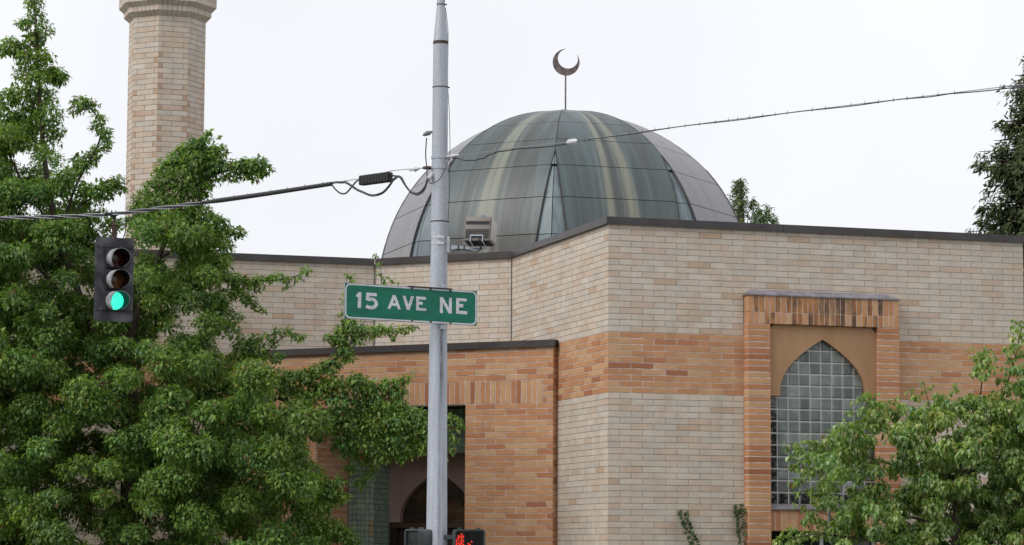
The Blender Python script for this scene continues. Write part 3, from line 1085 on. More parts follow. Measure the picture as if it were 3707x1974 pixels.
# corbel rings of header bricks
prof = [(Z_MT, MR), (Z_MT + .07, MR + .082), (Z_MT + .138, MR + .082), (Z_MT + .204, MR + .156), (Z_MT + .62, MR + .156)]
for (z0, r0), (z1, r1) in zip(prof[:-1], prof[1:]):
    for k in range(8):
        a0, b0 = np.array(oct_pt(k, r0)), np.array(oct_pt(k + 1, r0))
        a1, b1 = np.array(oct_pt(k, r1)), np.array(oct_pt(k + 1, r1))
        c0 = np.array([mn[0], mn[1]])
        nh = 7
        rows = 1 if z1 - z0 < .1 else 5
        for rr in range(rows):
            f0, f1 = rr / rows, (rr + 1) / rows
            for i in range(nh):
                t0, t1 = i / nh + (.006 if i else 0), (i + 1) / nh - (.006 if i < nh - 1 else 0)
                def lerp(t, f): 
                    p = (a0 * (1 - t) + b0 * t) * (1 - f) + (a1 * (1 - t) + b1 * t) * f
                    return p
                zz0, zz1 = z0 + (z1 - z0) * f0, z0 + (z1 - z0) * f1
                if rows > 1: zz1 -= .006
                vs = []
                for t, f, zz in ((t0, f0, zz0), (t1, f0, zz0), (t1, f1, zz1), (t0, f1, zz1)):
                    p = lerp(t, f); vs.append((p[0], p[1], zz))
                for t, f, zz in ((t0, f0, zz0), (t1, f0, zz0), (t1, f1, zz1), (t0, f1, zz1)):
                    p = lerp(t, f); p = p + (c0 - p) * .16; vs.append((p[0], p[1], zz))
                m = MB(); m.add(vs, [(0, 1, 2, 3), (0, 4, 5, 1), (1, 5, 6, 2), (2, 6, 7, 3), (3, 7, 4, 0)])
                if k in (5, 6, 7, 0, 1, 2) and rr == 0:
                    m.build('corbel_brick', CREAM[random.choices(range(7), [26, 22, 26, 10, 6, 4, 1])[0]], minaret)
                elif rr:
                    m.build('parapet_brick', CREAM[pick_cream()], minaret)
ck = MB()
rr_ = MR + .12
ck.add([(*oct_pt(k, MR - .01), Z_MT - .01) for k in range(8)] + [(*oct_pt(k, MR + .066), Z_MT + .075) for k in range(8)] + [(*oct_pt(k, MR + .066), Z_MT + .138) for k in range(8)] + [(*oct_pt(k, MR + .14), Z_MT + .205) for k in range(8)] + [(*oct_pt(k, MR + .145), Z_MT + .6) for k in range(8)],
       [(r * 8 + k, r * 8 + (k + 1) % 8, r * 8 + 8 + (k + 1) % 8, r * 8 + 8 + k) for r in range(4) for k in range(8)] + [tuple(range(32, 40))])
ck.build('corbel_core', M_MORTAR_C, minaret)
# ------------------------------------------------------------------ signal pole
YP = 26.0
def pp(x, y, Y=YP): return at(x, y, Y)
PX = (pp(1591, 700)[0], YP)                                   # pole axis
def pole_r(z):
    zs = [0, 1.718, 3.81, 5.843, 6.66]; rs = [.118, .1035, .0865, .0775, .0745]
    return float(np.interp(z, zs, rs))
pole = thing('signal_pole', (PX[0], PX[1], .14), 'galvanised steel signal pole carrying the green street sign', 'pole')
def ring(z): return (PX[0], PX[1], z)
mb = MB(); zz = np.linspace(.14, 6.69, 110)
mb.tube([ring(z) for z in zz], [pole_r(z) for z in zz], 64)
sh = mb.build('shaft', M_GALV, pole, smooth=True)
sa = sh.data.attributes.new('stain', 'FLOAT_COLOR', 'POINT')
sc_ = []
for v in sh.data.vertices:                                   # drips that run down from the sign bracket
    a = math.degrees(math.atan2(v.co.x - PX[0], -(v.co.y - PX[1]))); z = v.co.z
    g = math.exp(-((a - 22) / 13) ** 2) * (1.0 if 3.35 < z < 3.9 else max(0, 1 - (3.35 - z) / .5) if z <= 3.35 else 0)
    g = max(g, .55 * math.exp(-((a - 14) / 9) ** 2) * (1 if 1.7 < z < 3.4 else 0), .25 * math.exp(-((a - 40) / 8) ** 2) * (1 if z < 6 else 0))
    sc_ += [g, g, g, 1]
sa.data.foreach_set('color', sc_)
mb = MB(); mb.tube([ring(6.685), ring(7.03), ring(7.05)], [.0755, .0445, .043], 32); mb.build('reducer', M_GALV, pole, smooth=True)
mb = MB(); mb.tube([ring(7.04), ring(9.6)], [.0405, .038], 28); mb.build('upper_mast', M_GALV, pole, smooth=True)
mb = MB(); mb.tube([ring(6.672), ring(6.683), ring(6.697), ring(6.705)], [.0752, .0768, .0768, .0752], 32); mb.build('rusty_weld', M_RUST, pole, smooth=True)
def band(z, h, extra, m, name, lug=True, tilt=0.0):
    r = pole_r(z) if z < 6.7 else .0405
    b = MB()
    n = 36
    vs, fs = [], []
    for i in range(n):
        a = 2 * PI * i / n
        dz = tilt * math.cos(a)
        for rr, hh in ((r - .002, -h / 2), (r + extra, -h / 2), (r + extra, h / 2), (r - .002, h / 2)):
            vs.append((PX[0] + rr * math.cos(a), PX[1] + rr * math.sin(a), z + hh + dz))
    for i in range(n):
        j = (i + 1) % n
        for k in range(4):
            fs.append((i * 4 + k, j * 4 + k, j * 4 + (k + 1) % 4, i * 4 + (k + 1) % 4))
    b.add(vs, fs)
    if lug:
        b.box((PX[0] + r, PX[1] - .012, z - h * .6), (PX[0] + r + .018, PX[1] + .012, z + h * .6))
    return b.build(name, m, pole, smooth=True)
zpy = lambda y: float(pp(1591, y)[2])
band(zpy(17), .008, .004, M_BLACK, 'cable_tie')
band(zpy(317), .008, .004, M_BLACK, 'cable_tie')
band(zpy(803), .009, .004, M_BLACK, 'cable_tie')
band(zpy(861), .020, .003, M_STAINLESS, 'steel_strap')
band(zpy(883), .020, .003, M_STAINLESS, 'steel_strap')
for y in (861, 883):
    b = MB().box((PX[0] - .012, PX[1] - pole_r(5) - .012, zpy(y) - .016), (PX[0] + .018, PX[1] - pole_r(5) + .002, zpy(y) + .016))
    b.build('strap_buckle', M_STAINLESS, pole)
band(zpy(571), .030, .006, M_GALV, 'pole_band')
band(zpy(607), .034, .007, M_GALV, 'pole_band')
# wire entrance hood on the left, with its cable
wh = MB()
hx, hz = pp(1543, 480)[0], zpy(482)
vs, fs = [], []
seg, rngs = 14, 8
for i in range(rngs + 1):
    t = i / rngs
    for k in range(seg):
        a = 2 * PI * k / seg
        r = .036 * math.sin(min(1, t * 1.15 + .12) * PI * .62 + .1)
        vs.append((hx - .034 + .075 * t, YP + r * math.sin(a) * .9, hz - .022 * (1 - t) + .024 * t * (1 - t) + r * math.cos(a) * .72))
for i in range(rngs):
    for k in range(seg):
        fs.append((i * seg + k, i * seg + (k + 1) % seg, (i + 1) * seg + (k + 1) % seg, (i + 1) * seg + k))
fs += [tuple(range(seg)), tuple(rngs * seg + k for k in range(seg))]
wh.add(vs, fs)
wh.tube([(hx + .03, YP, hz + .004), (PX[0] - pole_r(5.8) + .01, YP, hz + .012)], .014, 8)
wh.build('weatherhead', principled('grey cast hood', (.20, .20, .22), .5, .4), pole, smooth=True)
def spl(pts, n=10):
    """smooth curve through points"""
    P = [np.array(p, float) for p in pts]
    P = [2 * P[0] - P[1]] + P + [2 * P[-1] - P[-2]]
    out = []
    for i in range(1, len(P) - 2):
        for t in np.linspace(0, 1, n, endpoint=False):
            a, b, c, d = P[i - 1], P[i], P[i + 1], P[i + 2]
            out.append(.5 * ((2 * b) + (c - a) * t + (2 * a - 5 * b + 4 * c - d) * t * t + (3 * b - a - 3 * c + d) * t ** 3))
    out.append(P[-2])
    return out
mb = MB(); mb.tube(spl([pp(1544, 500, 25.97), pp(1541, 560, 25.95), pp(1545, 610, 25.93), pp(1546, 640, 25.93)]), .0065, 6); mb.build('drop_cable', M_CABLE, pole, smooth=True)
mb = MB(); mb.tube([pp(1566, 628, 25.96), pp(1556, 642, 25.93)], [.021, .021], 12); mb.tube([pp(1557, 641, 25.93), pp(1551, 648, 25.92)], [.024, .024], 12)
mb.build('conduit_nipple', M_CERAMIC, pole, smooth=True)
mb = MB(); mb.tube(spl([pp(1551, 652, 25.9), pp(1560, 665, 25.89), pp(1590, 650, 25.88), pp(1612, 610, 25.89), pp(1626, 575, 25.93)]), .0045, 6); mb.build('jumper_cable', M_CABLE, pole, smooth=True)
mb = MB(); mb.tube(spl([pp(1613, 30, 26), pp(1622, 120, 26), pp(1621, 300, 26), pp(1627, 420, 26), pp(1629, 560, 25.95), pp(1627, 700, 25.97), pp(1622, 800, 25.97)]), .0035, 6); mb.build('riser_wire', M_CABLE, pole, smooth=True)
# dark drip stains stay in the zinc of the shaft below the sign bracket
for (x0, x1, y0, y1) in ():
    pass
b = MB(); b.tube([ring(.14), ring(.17)], [.2, .2], 24); b.build('base_plate', M_GALV, pole)

# ------------------------------------------------------------------ street name sign
SGA = math.radians(30.4)
sg_c = pp(1490, 1103, YP - .30)
dx = np.array([math.cos(SGA), math.sin(SGA), 0]); dn = np.array([math.sin(SGA), -math.cos(SGA), 0]); dz = np.array([0, 0, 1])
SW, SH = 1.462, .345
def sgp(a, b, d=0): return sg_c + dx * (a - .5) * SW + dz * (.5 - b) * SH + dn * d
sign = thing('street_sign', sgp(.5, 1), 'green street name sign reading 15 AVE NE on the pole', 'sign')
def retro(name, c, rough):
    m = principled(name, c, rough, .4)
    n, l, b = nodes(m)
    t = noise_node(m, 60, 3); r = ramp(m, t.outputs['Fac'], [(.3, (.93, .93, .93)), (.7, (1.06, 1.06, 1.06))])
    t2 = noise_node(m, 6, 5, mapping=(1, 1, 2.5), rough=.7); r2 = ramp(m, t2.outputs['Fac'], [(.35, (.78, .78, .78)), (.6, (1.1, 1.1, 1.1))])
    x = mix(m, c, r.outputs[0], 1, 'MULTIPLY')
    l.new(mix(m, x, r2.outputs[0], 1, 'MULTIPLY'), b.inputs['Base Color'])
    return m
M_SGREEN = retro('green sign sheeting', (.0, .15, .088), .5)
M_SWHITE = retro('white sign sheeting', (.60, .60, .655), .5)
M_ALU = principled('sign aluminium', (.42, .43, .44), .5, .4, .2)
MS = Matrix((( dx[0], -dn[0], 0, sg_c[0]), (dx[1], -dn[1], 0, sg_c[1]), (0, 0, 1, sg_c[2]), (0, 0, 0, 1)))
mb = MB(); mb.box((-SW / 2, 0, -SH / 2), (SW / 2, .012, SH / 2), MS); mb.build('back_plate', M_ALU, sign)
mb = MB(); mb.box((-SW / 2 + .002, -.0022, -SH / 2 + .002), (SW / 2 - .002, -.0002, SH / 2 - .002), MS); mb.build('face', M_SGREEN, sign)
def rrect(w, h, r, n=8):
    pts = []
    for cx, cy, a0 in ((w - r, h - r, 0), (-w + r, h - r, 90), (-w + r, -h + r, 180), (w - r, -h + r, 270)):
        for i in range(n + 1):
            a = math.radians(a0 + 90 * i / n)
            pts.append((cx + r * math.cos(a), cy + r * math.sin(a)))
    return pts
o1, i1 = rrect(SW / 2 - .006, SH / 2 - .005, .052), rrect(SW / 2 - .020, SH / 2 - .019, .04)
n = len(o1)
mb = MB()
mb.add([MS @ Vector((a, -.0036, b)) for a, b in o1 + i1], [(i, (i + 1) % n, n + (i + 1) % n, n + i) for i in range(n)])
mb.build('border', M_SWHITE, sign)
QTL, QTR, QBL, QBR = map(np.array, ((97., 222.), (2398., 372.), (75., 852.), (2390., 990.)))
def sign_st(p):
    p = np.array(p, float); s, t = .5, .5
    for _ in range(12):
        top, bot = QTL * (1 - s) + QTR * s, QBL * (1 - s) + QBR * s
        cur = top * (1 - t) + bot * t
        ds = (QTR - QTL) * (1 - t) + (QBR - QBL) * t
        J = np.array([ds, bot - top]).T
        e = np.linalg.solve(J, p - cur); s += e[0]; t += e[1]
    return s, t
GLYPHS = [
    [[(283, 432), (305, 418), (322, 388), (375, 388), (362, 672), (303, 670), (315, 475), (283, 472)]],
    [[(462, 397), (640, 408), (637, 465), (513, 457), (509, 490), (530, 484), (575, 488), (615, 508), (641, 542), (655, 585), (650, 625), (632, 658), (597, 684), (550, 694), (500, 689), (462, 674), (437, 655), (467, 610), (495, 629), (535, 637), (570, 631), (591, 610), (595, 585), (584, 560), (560, 546), (532, 543), (505, 552), (445, 525)]],
    [[(915, 440), (962, 442), (1050, 697), (998, 693), (982, 636), (888, 630), (866, 685), (817, 682)], [(938, 520), (962, 585), (913, 582)]],
    [[(1082, 452), (1133, 456), (1180, 610), (1228, 462), (1283, 466), (1200, 706), (1150, 702)]],
    [[(1320, 464), (1490, 477), (1490, 527), (1370, 520), (1368, 560), (1432, 565), (1430, 612), (1366, 608), (1364, 668), (1492, 677), (1490, 722), (1312, 712)]],
    [[(1735, 478), (1790, 482), (1890, 668), (1897, 490), (1946, 492), (1944, 770), (1885, 767), (1787, 585), (1783, 762), (1731, 758)]],
    [[(2022, 494), (2210, 508), (2207, 557), (2075, 548), (2072, 600), (2148, 605), (2145, 665), (2070, 660), (2068, 720), (2216, 732), (2214, 788), (2016, 774)]]]
for g in GLYPHS:
    loops = [[sign_st(p) for p in lp] for lp in g]
    flat = [q for lp in loops for q in lp]
    tris = tessellate_polygon([[Vector((a, b, 0)) for a, b in lp] for lp in loops])
    mb = MB(); mb.add([sgp(a, b, .0040) for a, b in flat], [tuple(t) for t in tris])
    mb.build('letter', M_SWHITE, sign)
for (x, y) in ((1253, 322), (1573, 342), (1922, 366), (1240, 892), (1567, 912), (1916, 934)):
    s, t = sign_st((x, y))
    c = sgp(s, t, .003)
    mb = MB(); mb.tube([c, c + dn * .012], [.011, .008], 10); mb.build('bolt', M_RUST, sign, smooth=True)
s0, t0 = sign_st((1190, 290)); s1, t1 = sign_st((1945, 335))
mb = MB(); mb.box(((s0 - .5) * SW, -.02, SH / 2 + .001), ((s1 - .5) * SW, .05, SH / 2 + .008), MS); mb.build('top_clip', M_BLACK, sign)
for (x, y, up) in ((1822, 285, 1), (1812, 1005, -1)):
    c = pp(1240 + x * .2019, 980 + y * .2019, YP - pole_r(4) - .018)
    mb = MB(); mb.box(c + np.array([-.03, -.006, -.016 if up > 0 else -.024]), c + np.array([.022, .03, .016 if up > 0 else .02]))
    mb.tube([c + np.array([0, -.012, 0]), c + np.array([0, 0, 0])], .008, 8)
    mb.build('bracket', M_GALV, sign)
# drip stain on the pole under the bracket is part of its galvanising
# ------------------------------------------------------------------ detector box on its arm
det = thing('vented_equipment_box', pp(1740, 885, YP), 'brown vented equipment box on a bracket arm beside the pole', 'equipment box')
M_DBROWN = principled('brown painted steel', (.19, .165, .15), .5, .4)
M_DLIGHT = principled('pale side panel', (.42, .38, .36), .5, .4)
Bc = pp(1738, 838, YP - .02)
MD = Matrix.Translation(Vector(Bc)) @ Matrix.Rotation(math.radians(-14), 4, 'Z') @ Matrix.Rotation(math.radians(-9), 4, 'X') @ Matrix.Rotation(math.radians(1.5), 4, 'Y')
bw, bh, bd = .128, .122, .10
mb = MB(); mb.bevel_box((-bw, -bd, -bh), (bw, bd, bh), .006, MD); mb.build('housing', M_DBROWN, det, smooth=True)
mb = MB()
for zc in (bh - .050, bh - .062, bh - .074) + tuple(-.012 - .016 * i for i in range(6)):
    mb.box((-bw + .008, -bd - .005, zc - .004), (bw - .008, -bd + .01, zc + .004), MD)
mb.build('louvre', M_BLACK, det)
mb = MB(); mb.bevel_box((bw - .002, -bd + .02, -bh + .012), (bw + .016, bd, bh - .012), .005, MD); mb.build('side_panel', M_DLIGHT, det, smooth=True)
mb = MB(); mb.box((-bw + .004, -bd - .003, -bh - .004), (bw - .004, bd, -bh + .002), MD); mb.build('bottom_plate', M_BLACK, det)
mb = MB(); mb.tube([MD @ Vector((.012, 0, bh - .01)), MD @ Vector((.012, 0, bh + .036)), MD @ Vector((.012, 0, bh + .042))], [.03, .03, .024], 18); mb.build('top_knob', principled('blue grey knob', (.19, .22, .30), .4, .4), det, smooth=True)
mb = MB()
zb = Bc[2] - bh
A0, A1 = pp(1634, 896, YP - .02), pp(1752, 902, YP - .02)
for sx in (-.062, .062):
    mb.tube([MD @ Vector((sx, -bd - .012, -bh + .05)), MD @ Vector((sx, -bd - .012, -bh - .01)), (Bc[0] + sx, Bc[1] - .05, A1[2] + .012)], .006, 6)
mb.box((Bc[0] - .068, Bc[1] - .06, A1[2] + .006), (Bc[0] + .068, Bc[1] + .03, A1[2] + .016))
mb.box((-.062, -bd - .016, -bh + .044), (.062, -bd - .008, -bh + .056), MD)
mb.build('yoke', M_GALV, det)
mb = MB()
mb.prism([(0, -.022), (0, .02), (.31, .010), (.31, -.012)], A0, (A1 - A0) / np.linalg.norm(A1 - A0), (0, 0, 1), (0, -1, 0), -.022, .022)
mb.build('arm', M_GALV, det)
mb = MB(); mb.box((PX[0] + pole_r(5) - .012, YP - .04, zpy(916)), (PX[0] + pole_r(5) + .024, YP + .04, zpy(866))); mb.build('mounting_plate', M_GALV, det)
mb = MB(); mb.tube(spl([pp(1737, 852, YP - .14), pp(1735, 870, YP - .17), pp(1741, 892, YP - .1), pp(1735, 908, YP - .05), pp(1715, 913, YP - .05), pp(1690, 905, YP - .05), pp(1650, 903, YP - .05), pp(1636, 912, YP - .05)]), .0062, 6); mb.build('power_cable', M_CABLE, det, smooth=True)
mb = MB(); mb.tube(spl([pp(1655, 905, YP - .04), pp(1662, 914, YP - .04), pp(1680, 914, YP - .04), pp(1695, 906, YP - .04)]), .003, 5); mb.build('loose_wire', M_STRAND, det, smooth=True)
for x in (1659, 1680):
    c = pp(x, 898, YP - .02)
    mb = MB(); mb.box(c - np.array([.006, .026, .026]), c + np.array([.006, .026, .022])); mb.build('cable_tie', M_BLACK, det)

# ------------------------------------------------------------------ span cable to the left, with splice case and loops
YS = 29.0
def sp(x, y):
    return at(x, y, float(np.interp(x, [-300, 420, 1560], [29.8, YS, YP - .05])))
span = thing('span_cable', sp(1545, 612), 'thick black span cable holding the traffic signal', 'cable')
low = spl([sp(-3400, 700), sp(-1500, 790), sp(-300, 796), sp(0, 790), sp(200, 785), sp(384, 777), sp(560, 757), sp(750, 732), sp(950, 704), sp(1200, 666)], 8)
mb = MB(); mb.tube(low, [float(np.interp(proj(p)[0], [0, 730, 790, 1200], [.014, .0165, .026, .022])) for p in low], 10); mb.build('jacket', M_CABLE, span, smooth=True)
mb = MB()
for j, (r, ph, of) in enumerate(((.006, 0, .017), (.005, 2.0, .018), (.0045, 4.1, .018))):
    mb.tube([p + np.array([0, of * math.cos(ph + i * .55) - .006, of * math.sin(ph + i * .55)]) for i, p in enumerate(q for q in low if proj(q)[0] < 750)], r, 6)
mb.build('lashed_conductors', M_STRAND, span, smooth=True)
mb = MB(); mb.tube([sp(1190, 664), sp(1300, 648), sp(1420, 618), sp(1500, 611)], .0042, 6); mb.tube([sp(1520, 610), sp(1560, 606)], .006, 6); mb.build('messenger', M_STRAND, span, smooth=True)
mb = MB(); mb.tube([sp(1482, 618), sp(1498, 614), sp(1502, 613.5), sp(1516, 611)], [.008, .012, .026, .012], 10); mb.tube([sp(1514, 611.5), sp(1536, 607)], .007, 6); mb.build('strain_insulator', M_CERAMIC, span, smooth=True)
mb = MB(); mb.tube([sp(1534, 608), sp(1556, 608)], [.016, .020], 8); mb.build('shackle', M_RUST, span, smooth=True)
for i, x in enumerate(np.arange(40, 1190, 62)):
    k = min(range(len(low)), key=lambda q: abs(proj(low[q])[0] - x))
    p = low[k]
    mb = MB(); mb.tube([p + np.array([-.004, 0, 0]), p + np.array([.004, 0, 0])], .024 if x > 780 else .021, 10); mb.box(p + np.array([-.002, -.004, .02]), p + np.array([.004, .004, .036])); mb.build('cable_tie', M_BLACK, span)
Z4 = lambda a, b: sp(1200 + a * .7289, 300 + b * .7289)
loopA = spl([Z4(-30, 506), Z4(0, 508), Z4(20, 530), Z4(45, 549), Z4(72, 548), Z4(100, 518), Z4(125, 489), Z4(150, 480)], 8)
loopB = spl([Z4(-25, 500), Z4(30, 495), Z4(75, 497), Z4(110, 520), Z4(160, 546), Z4(215, 560), Z4(268, 535), Z4(300, 492), Z4(325, 468), Z4(348, 472), Z4(370, 512), Z4(395, 543), Z4(430, 554), Z4(460, 532), Z4(476, 492), Z4(484, 472)], 8)
loopC = spl([Z4(290, 459), Z4(315, 463), Z4(340, 470), Z4(365, 508), Z4(392, 540), Z4(430, 549), Z4(462, 520), Z4(480, 470)], 8)
mb = MB()
mb.tube(loopA, .0085, 8); mb.build('cable_loop', M_CABLE, span, smooth=True)
mb = MB()
for j in range(3):
    mb.tube([p + np.array([.003 * math.sin(j * 2 + i * .3), .008 * math.cos(j * 2.1 + i * .25), .008 * math.sin(j * 2.1 + i * .25)]) for i, p in enumerate(loopB)], .0062, 6)
mb.build('cable_loop', principled('aged cable jacket', (.06, .06, .068), .5, .4), span, smooth=True)
mb = MB(); mb.tube(loopC, .009, 8); mb.build('cable_loop', M_CABLE, span, smooth=True)
mb = MB(); mb.tube([loopA[5] + np.array([0, 0, .01]), loopA[20], Z4(100, 490), Z4(160, 505)], .005, 5)
c0, c1 = Z4(147, 487), Z4(293, 467)
ax = (c1 - c0) / np.linalg.norm(c1 - c0)
up = np.array([0, 0, 1.]) - ax * ax[2]; up /= np.linalg.norm(up)
MX = Matrix(((ax[0], -np.cross(up, ax)[0] * -1, up[0], c0[0]), (ax[1], np.cross(up, ax)[1], up[1], c0[1]), (ax[2], np.cross(up, ax)[2], up[2], c0[2]), (0, 0, 0, 1)))
LB = float(np.linalg.norm(c1 - c0))
case = MB(); case.bevel_box((0, -.04, -.05), (LB, .04, .05), .012, MX)
for i in range(9):
    x = LB * (.08 + .105 * i)
    case.box((x - .004, -.043, -.046), (x + .004, .043, .046), MX)
case.build('splice_case', M_BLACK, span)
# ------------------------------------------------------------------ wire to the right
def rp(x, y): return at(x, y, float(np.interp(x, [1620, 3900], [YP - .05, 19.0])))
wire = thing('overhead_wire', rp(1626, 570), 'thin overhead wire running from the pole to upper right', 'wire')
top = spl([rp(1625, 568), rp(1700, 559), rp(1900, 531), rp(2072, 513), rp(2400, 466), rp(2800, 415), rp(3200, 366), rp(3440, 338), rp(3707, 305), rp(3900, 280), rp(6400, -60)], 8)
mb = MB(); mb.tube(top, .0034, 6); mb.build('strand', M_STRAND, wire, smooth=True)
i0 = next(i for i, p in enumerate(top) if proj(p)[0] > 2060)
i1 = next(i for i, p in enumerate(top) if proj(p)[0] > 3440)
mb = MB(); mb.tube([p + np.array([0, .004 * math.cos(i * .8), -.006 + .004 * math.sin(i * .8)]) for i, p in enumerate(top) if i0 <= i <= i1] + spl([rp(3440, 340), rp(3560, 330), rp(3707, 313), rp(3900, 290), rp(6400, -48)], 6), .0045, 6); mb.build('conductor', M_CABLE, wire, smooth=True)
Z8 = lambda a, b: rp(1400 + a * .3644, 440 + b * .3644)
mb = MB(); mb.tube(spl([Z8(650, 366), Z8(720, 368), Z8(780, 388), Z8(885, 384), Z8(920, 372), Z8(970, 365), Z8(1000, 340), Z8(1070, 315), Z8(1100, 302), Z8(1170, 294), Z8(1300, 272), Z8(1372, 268), rp(1990, 531), rp(2050, 521), rp(2075, 516)], 6), .0062, 6); mb.build('conductor_tail', M_CABLE, wire, smooth=True)
mb = MB(); mb.tube([rp(1618, 567), rp(1634, 566), rp(1637, 565), rp(1645, 564), rp(1662, 562)], [.012, .012, .024, .016, .006], 10); mb.build('strain_insulator', M_CERAMIC, wire, smooth=True)
mb = MB(); mb.tube([rp(2052, 517), rp(2060, 515), rp(2082, 512), rp(2090, 512)], [.010, .026, .026, .012], 12); mb.tube([rp(2058, 519), rp(2084, 517)], .014, 8); mb.build('wire_clamp', principled('pale clamp', (.55, .56, .58), .35, .5), wire, smooth=True)
xs = [2115, 2180, 2230, 2280, 2325, 2370, 2420, 2480, 2533, 2590, 2637, 2670, 2712, 2760, 2805, 2850, 2940, 2988, 3080, 3130, 3180, 3235, 3283, 3340, 3395, 3455, 3620]
for x in xs:
    p = min(top, key=lambda q: abs(proj(q)[0] - x)); y = float(np.interp(x, [proj(q)[0] for q in top], [proj(q)[1] for q in top]))
    p = rp(x, y)
    mb = MB(); mb.tube([p + np.array([-.003, 0, -.004]), p + np.array([.003, 0, -.004])], .0095, 8); mb.tube([p + np.array([0, 0, .004]), p + np.array([.005, 0, .022])], .0016, 4); mb.build('cable_tie', M_BLACK, wire)

# ------------------------------------------------------------------ hanging traffic signal
sc = at(413, 1012, YS)
signal = thing('traffic_signal', at(413, 1163, YS), 'hanging three lens traffic signal showing green', 'traffic signal')
SGR = math.radians(27)
MT = Matrix.Translation(Vector(sc)) @ Matrix.Rotation(SGR, 4, 'Z')
def dusty(name, c, d):
    m = principled(name, c, .6, .3)
    n, l, b = nodes(m)
    t = noise_node(m, 5.5, 5); r = ramp(m, t.outputs['Fac'], [(.42, c), (.68, d)])
    l.new(r.outputs[0], b.inputs['Base Color'])
    return m
M_SIG = dusty('faded black backplate', (.035, .035, .042), (.12, .12, .14))
M_SIGB = dusty('black signal body', (.015, .016, .019), (.04, .042, .048))
M_VIS = dusty('weathered visor', (.17, .18, .19), (.46, .47, .49))
M_VIN = principled('visor inside', (.012, .012, .012), .6, .2)
bp_h, bp_w = .463, .222
mb = MB()
mb.prism(rrect(bp_w, bp_h, .035, 5), sc, MT.to_3x3() @ Vector((1, 0, 0)), (0, 0, 1), MT.to_3x3() @ Vector((0, -1, 0)), -.004, .0)
mb.build('backplate', M_SIG, signal)
mb = MB()
for zc in (bp_h - .112, -bp_h + .112):
    mb.box((-bp_w + .004, -.009, zc - .002), (bp_w - .004, -.0005, zc + .002), MT)
    for x in (-.19, -.12, .12, .19):
        mb.tube([MT @ Vector((x, -.012, zc + .012)), MT @ Vector((x, 0, zc + .012))], .005, 6)
mb.build('backplate_seam', M_SIGB, signal)
SPC = .234
M_LENS = {}
def lens_mat(name, c, e=0):
    m = principled(name, c, .25, .5)
    n, l, b = nodes(m)
    t = noise_node(m, 38, 3); r = ramp(m, t.outputs['Fac'], [(.35, tuple(x * .45 for x in c)), (.65, c)])
    l.new(r.outputs[0], b.inputs['Base Color'])
    if e:
        w = n.new('ShaderNodeTexWave'); w.inputs['Scale'].default_value = 22; w.inputs['Distortion'].default_value = 3
        g = n.new('ShaderNodeNewGeometry'); l.new(g.outputs['Position'], w.inputs['Vector'])
        er = ramp(m, w.outputs['Fac'], [(.1, (0.0, .62, .40)), (.6, (.005, .95, .62)), (.95, (.16, 1.0, .78))])
        l.new(er.outputs[0], b.inputs['Emission Color'])
        b.inputs['Emission Strength'].default_value = e
    return m
for i, (nm, m) in enumerate((('red_lens', lens_mat('unlit red lens', (.06, .008, .007))), ('amber_lens', lens_mat('unlit amber lens', (.15, .055, .010))), ('green_lens', lens_mat('lit green lens', (.0, .5, .33), .95)))):
    zc = (1 - i) * SPC - .005
    mb = MB(); mb.bevel_box((-.112, -.045, zc - SPC / 2 + .004), (.112, .12, zc + SPC / 2 - .004), .014, MT)
    for s in (-1, 1):
        mb.tube([MT @ Vector((-.108, -.05, zc + s * .07)), MT @ Vector((-.09, -.05, zc + s * .07))], .010, 6)
    body = mb.build('signal_section', M_SIGB, signal, smooth=True)
    mb = MB(); vs, fs = [], []
    nr, ns = 5, 28
    for a in range(nr + 1):
        for b in range(ns):
            r = .1 * a / nr; an = 2 * PI * b / ns
            vs.append(MT @ Vector((r * math.cos(an), -.048 - .022 * (1 - (a / nr) ** 2), zc + r * math.sin(an))))
    for a in range(nr):
        for b in range(ns):
            fs.append((a * ns + b, a * ns + (b + 1) % ns, (a + 1) * ns + (b + 1) % ns, (a + 1) * ns + b))
    mb.add(vs, fs); mb.build(nm, m, body, smooth=True)
    # cutaway visor: a tube open below
    mb = MB(); vs, fs = [], []
    ns = 30
    a0, a1 = math.radians(-62), math.radians(242)
    for q in range(ns + 1):
        an = a0 + (a1 - a0) * q / ns
        edge = min(1, min(q, ns - q) / 7)
        ln = .10 + .10 * edge
        for (r, y) in ((.106, -.045), (.108, -.045 - ln), (.104, -.045 - ln), (.102, -.045)):
            vs.append(MT @ Vector((r * math.cos(an), y, zc + r * math.sin(an) - .06 * max(0, -(y + .045)))))
    for q in range(ns):
        for k in range(3):
            fs.append((q * 4 + k, q * 4 + k + 1, q * 4 + 5 + k, q * 4 + 4 + k))
    mis = [1 if (j % 3) == 2 else 0 for j in range(len(fs))]
    mb.add(vs, fs); mb.m = mis
    mb.build('visor', [M_VIS, M_VIN], body, smooth=True)
hz_ = sc[2] + bp_h
hp = at(413, 777, YS)
mb = MB()
hx = sc[0] - .012
mb.tube([(hx, YS + .04, hz_ - .02), (hx, YS + .03, hz_ + .10), (hx - .004, YS + .02, hz_ + .105)], [.03, .028, .02], 10)
mb.tube([(hx - .02, YS, hz_ + .045), (hx - .045, YS, hz_ + .06), (hx - .045, YS, hz_ + .10), (hx - .015, YS, hz_ + .115)], .011, 8)
mb.tube([(hx, YS + .02, hz_ + .10), (hx, YS, hz_ + .16), (hx, YS, hp[2])], [.03, .013, .013], 10)
mb.box((hx - .03, YS - .02, hz_ + .135), (hx + .022, YS + .02, hz_ + .16))
mb.build('hanger', M_RUST, signal, smooth=True)
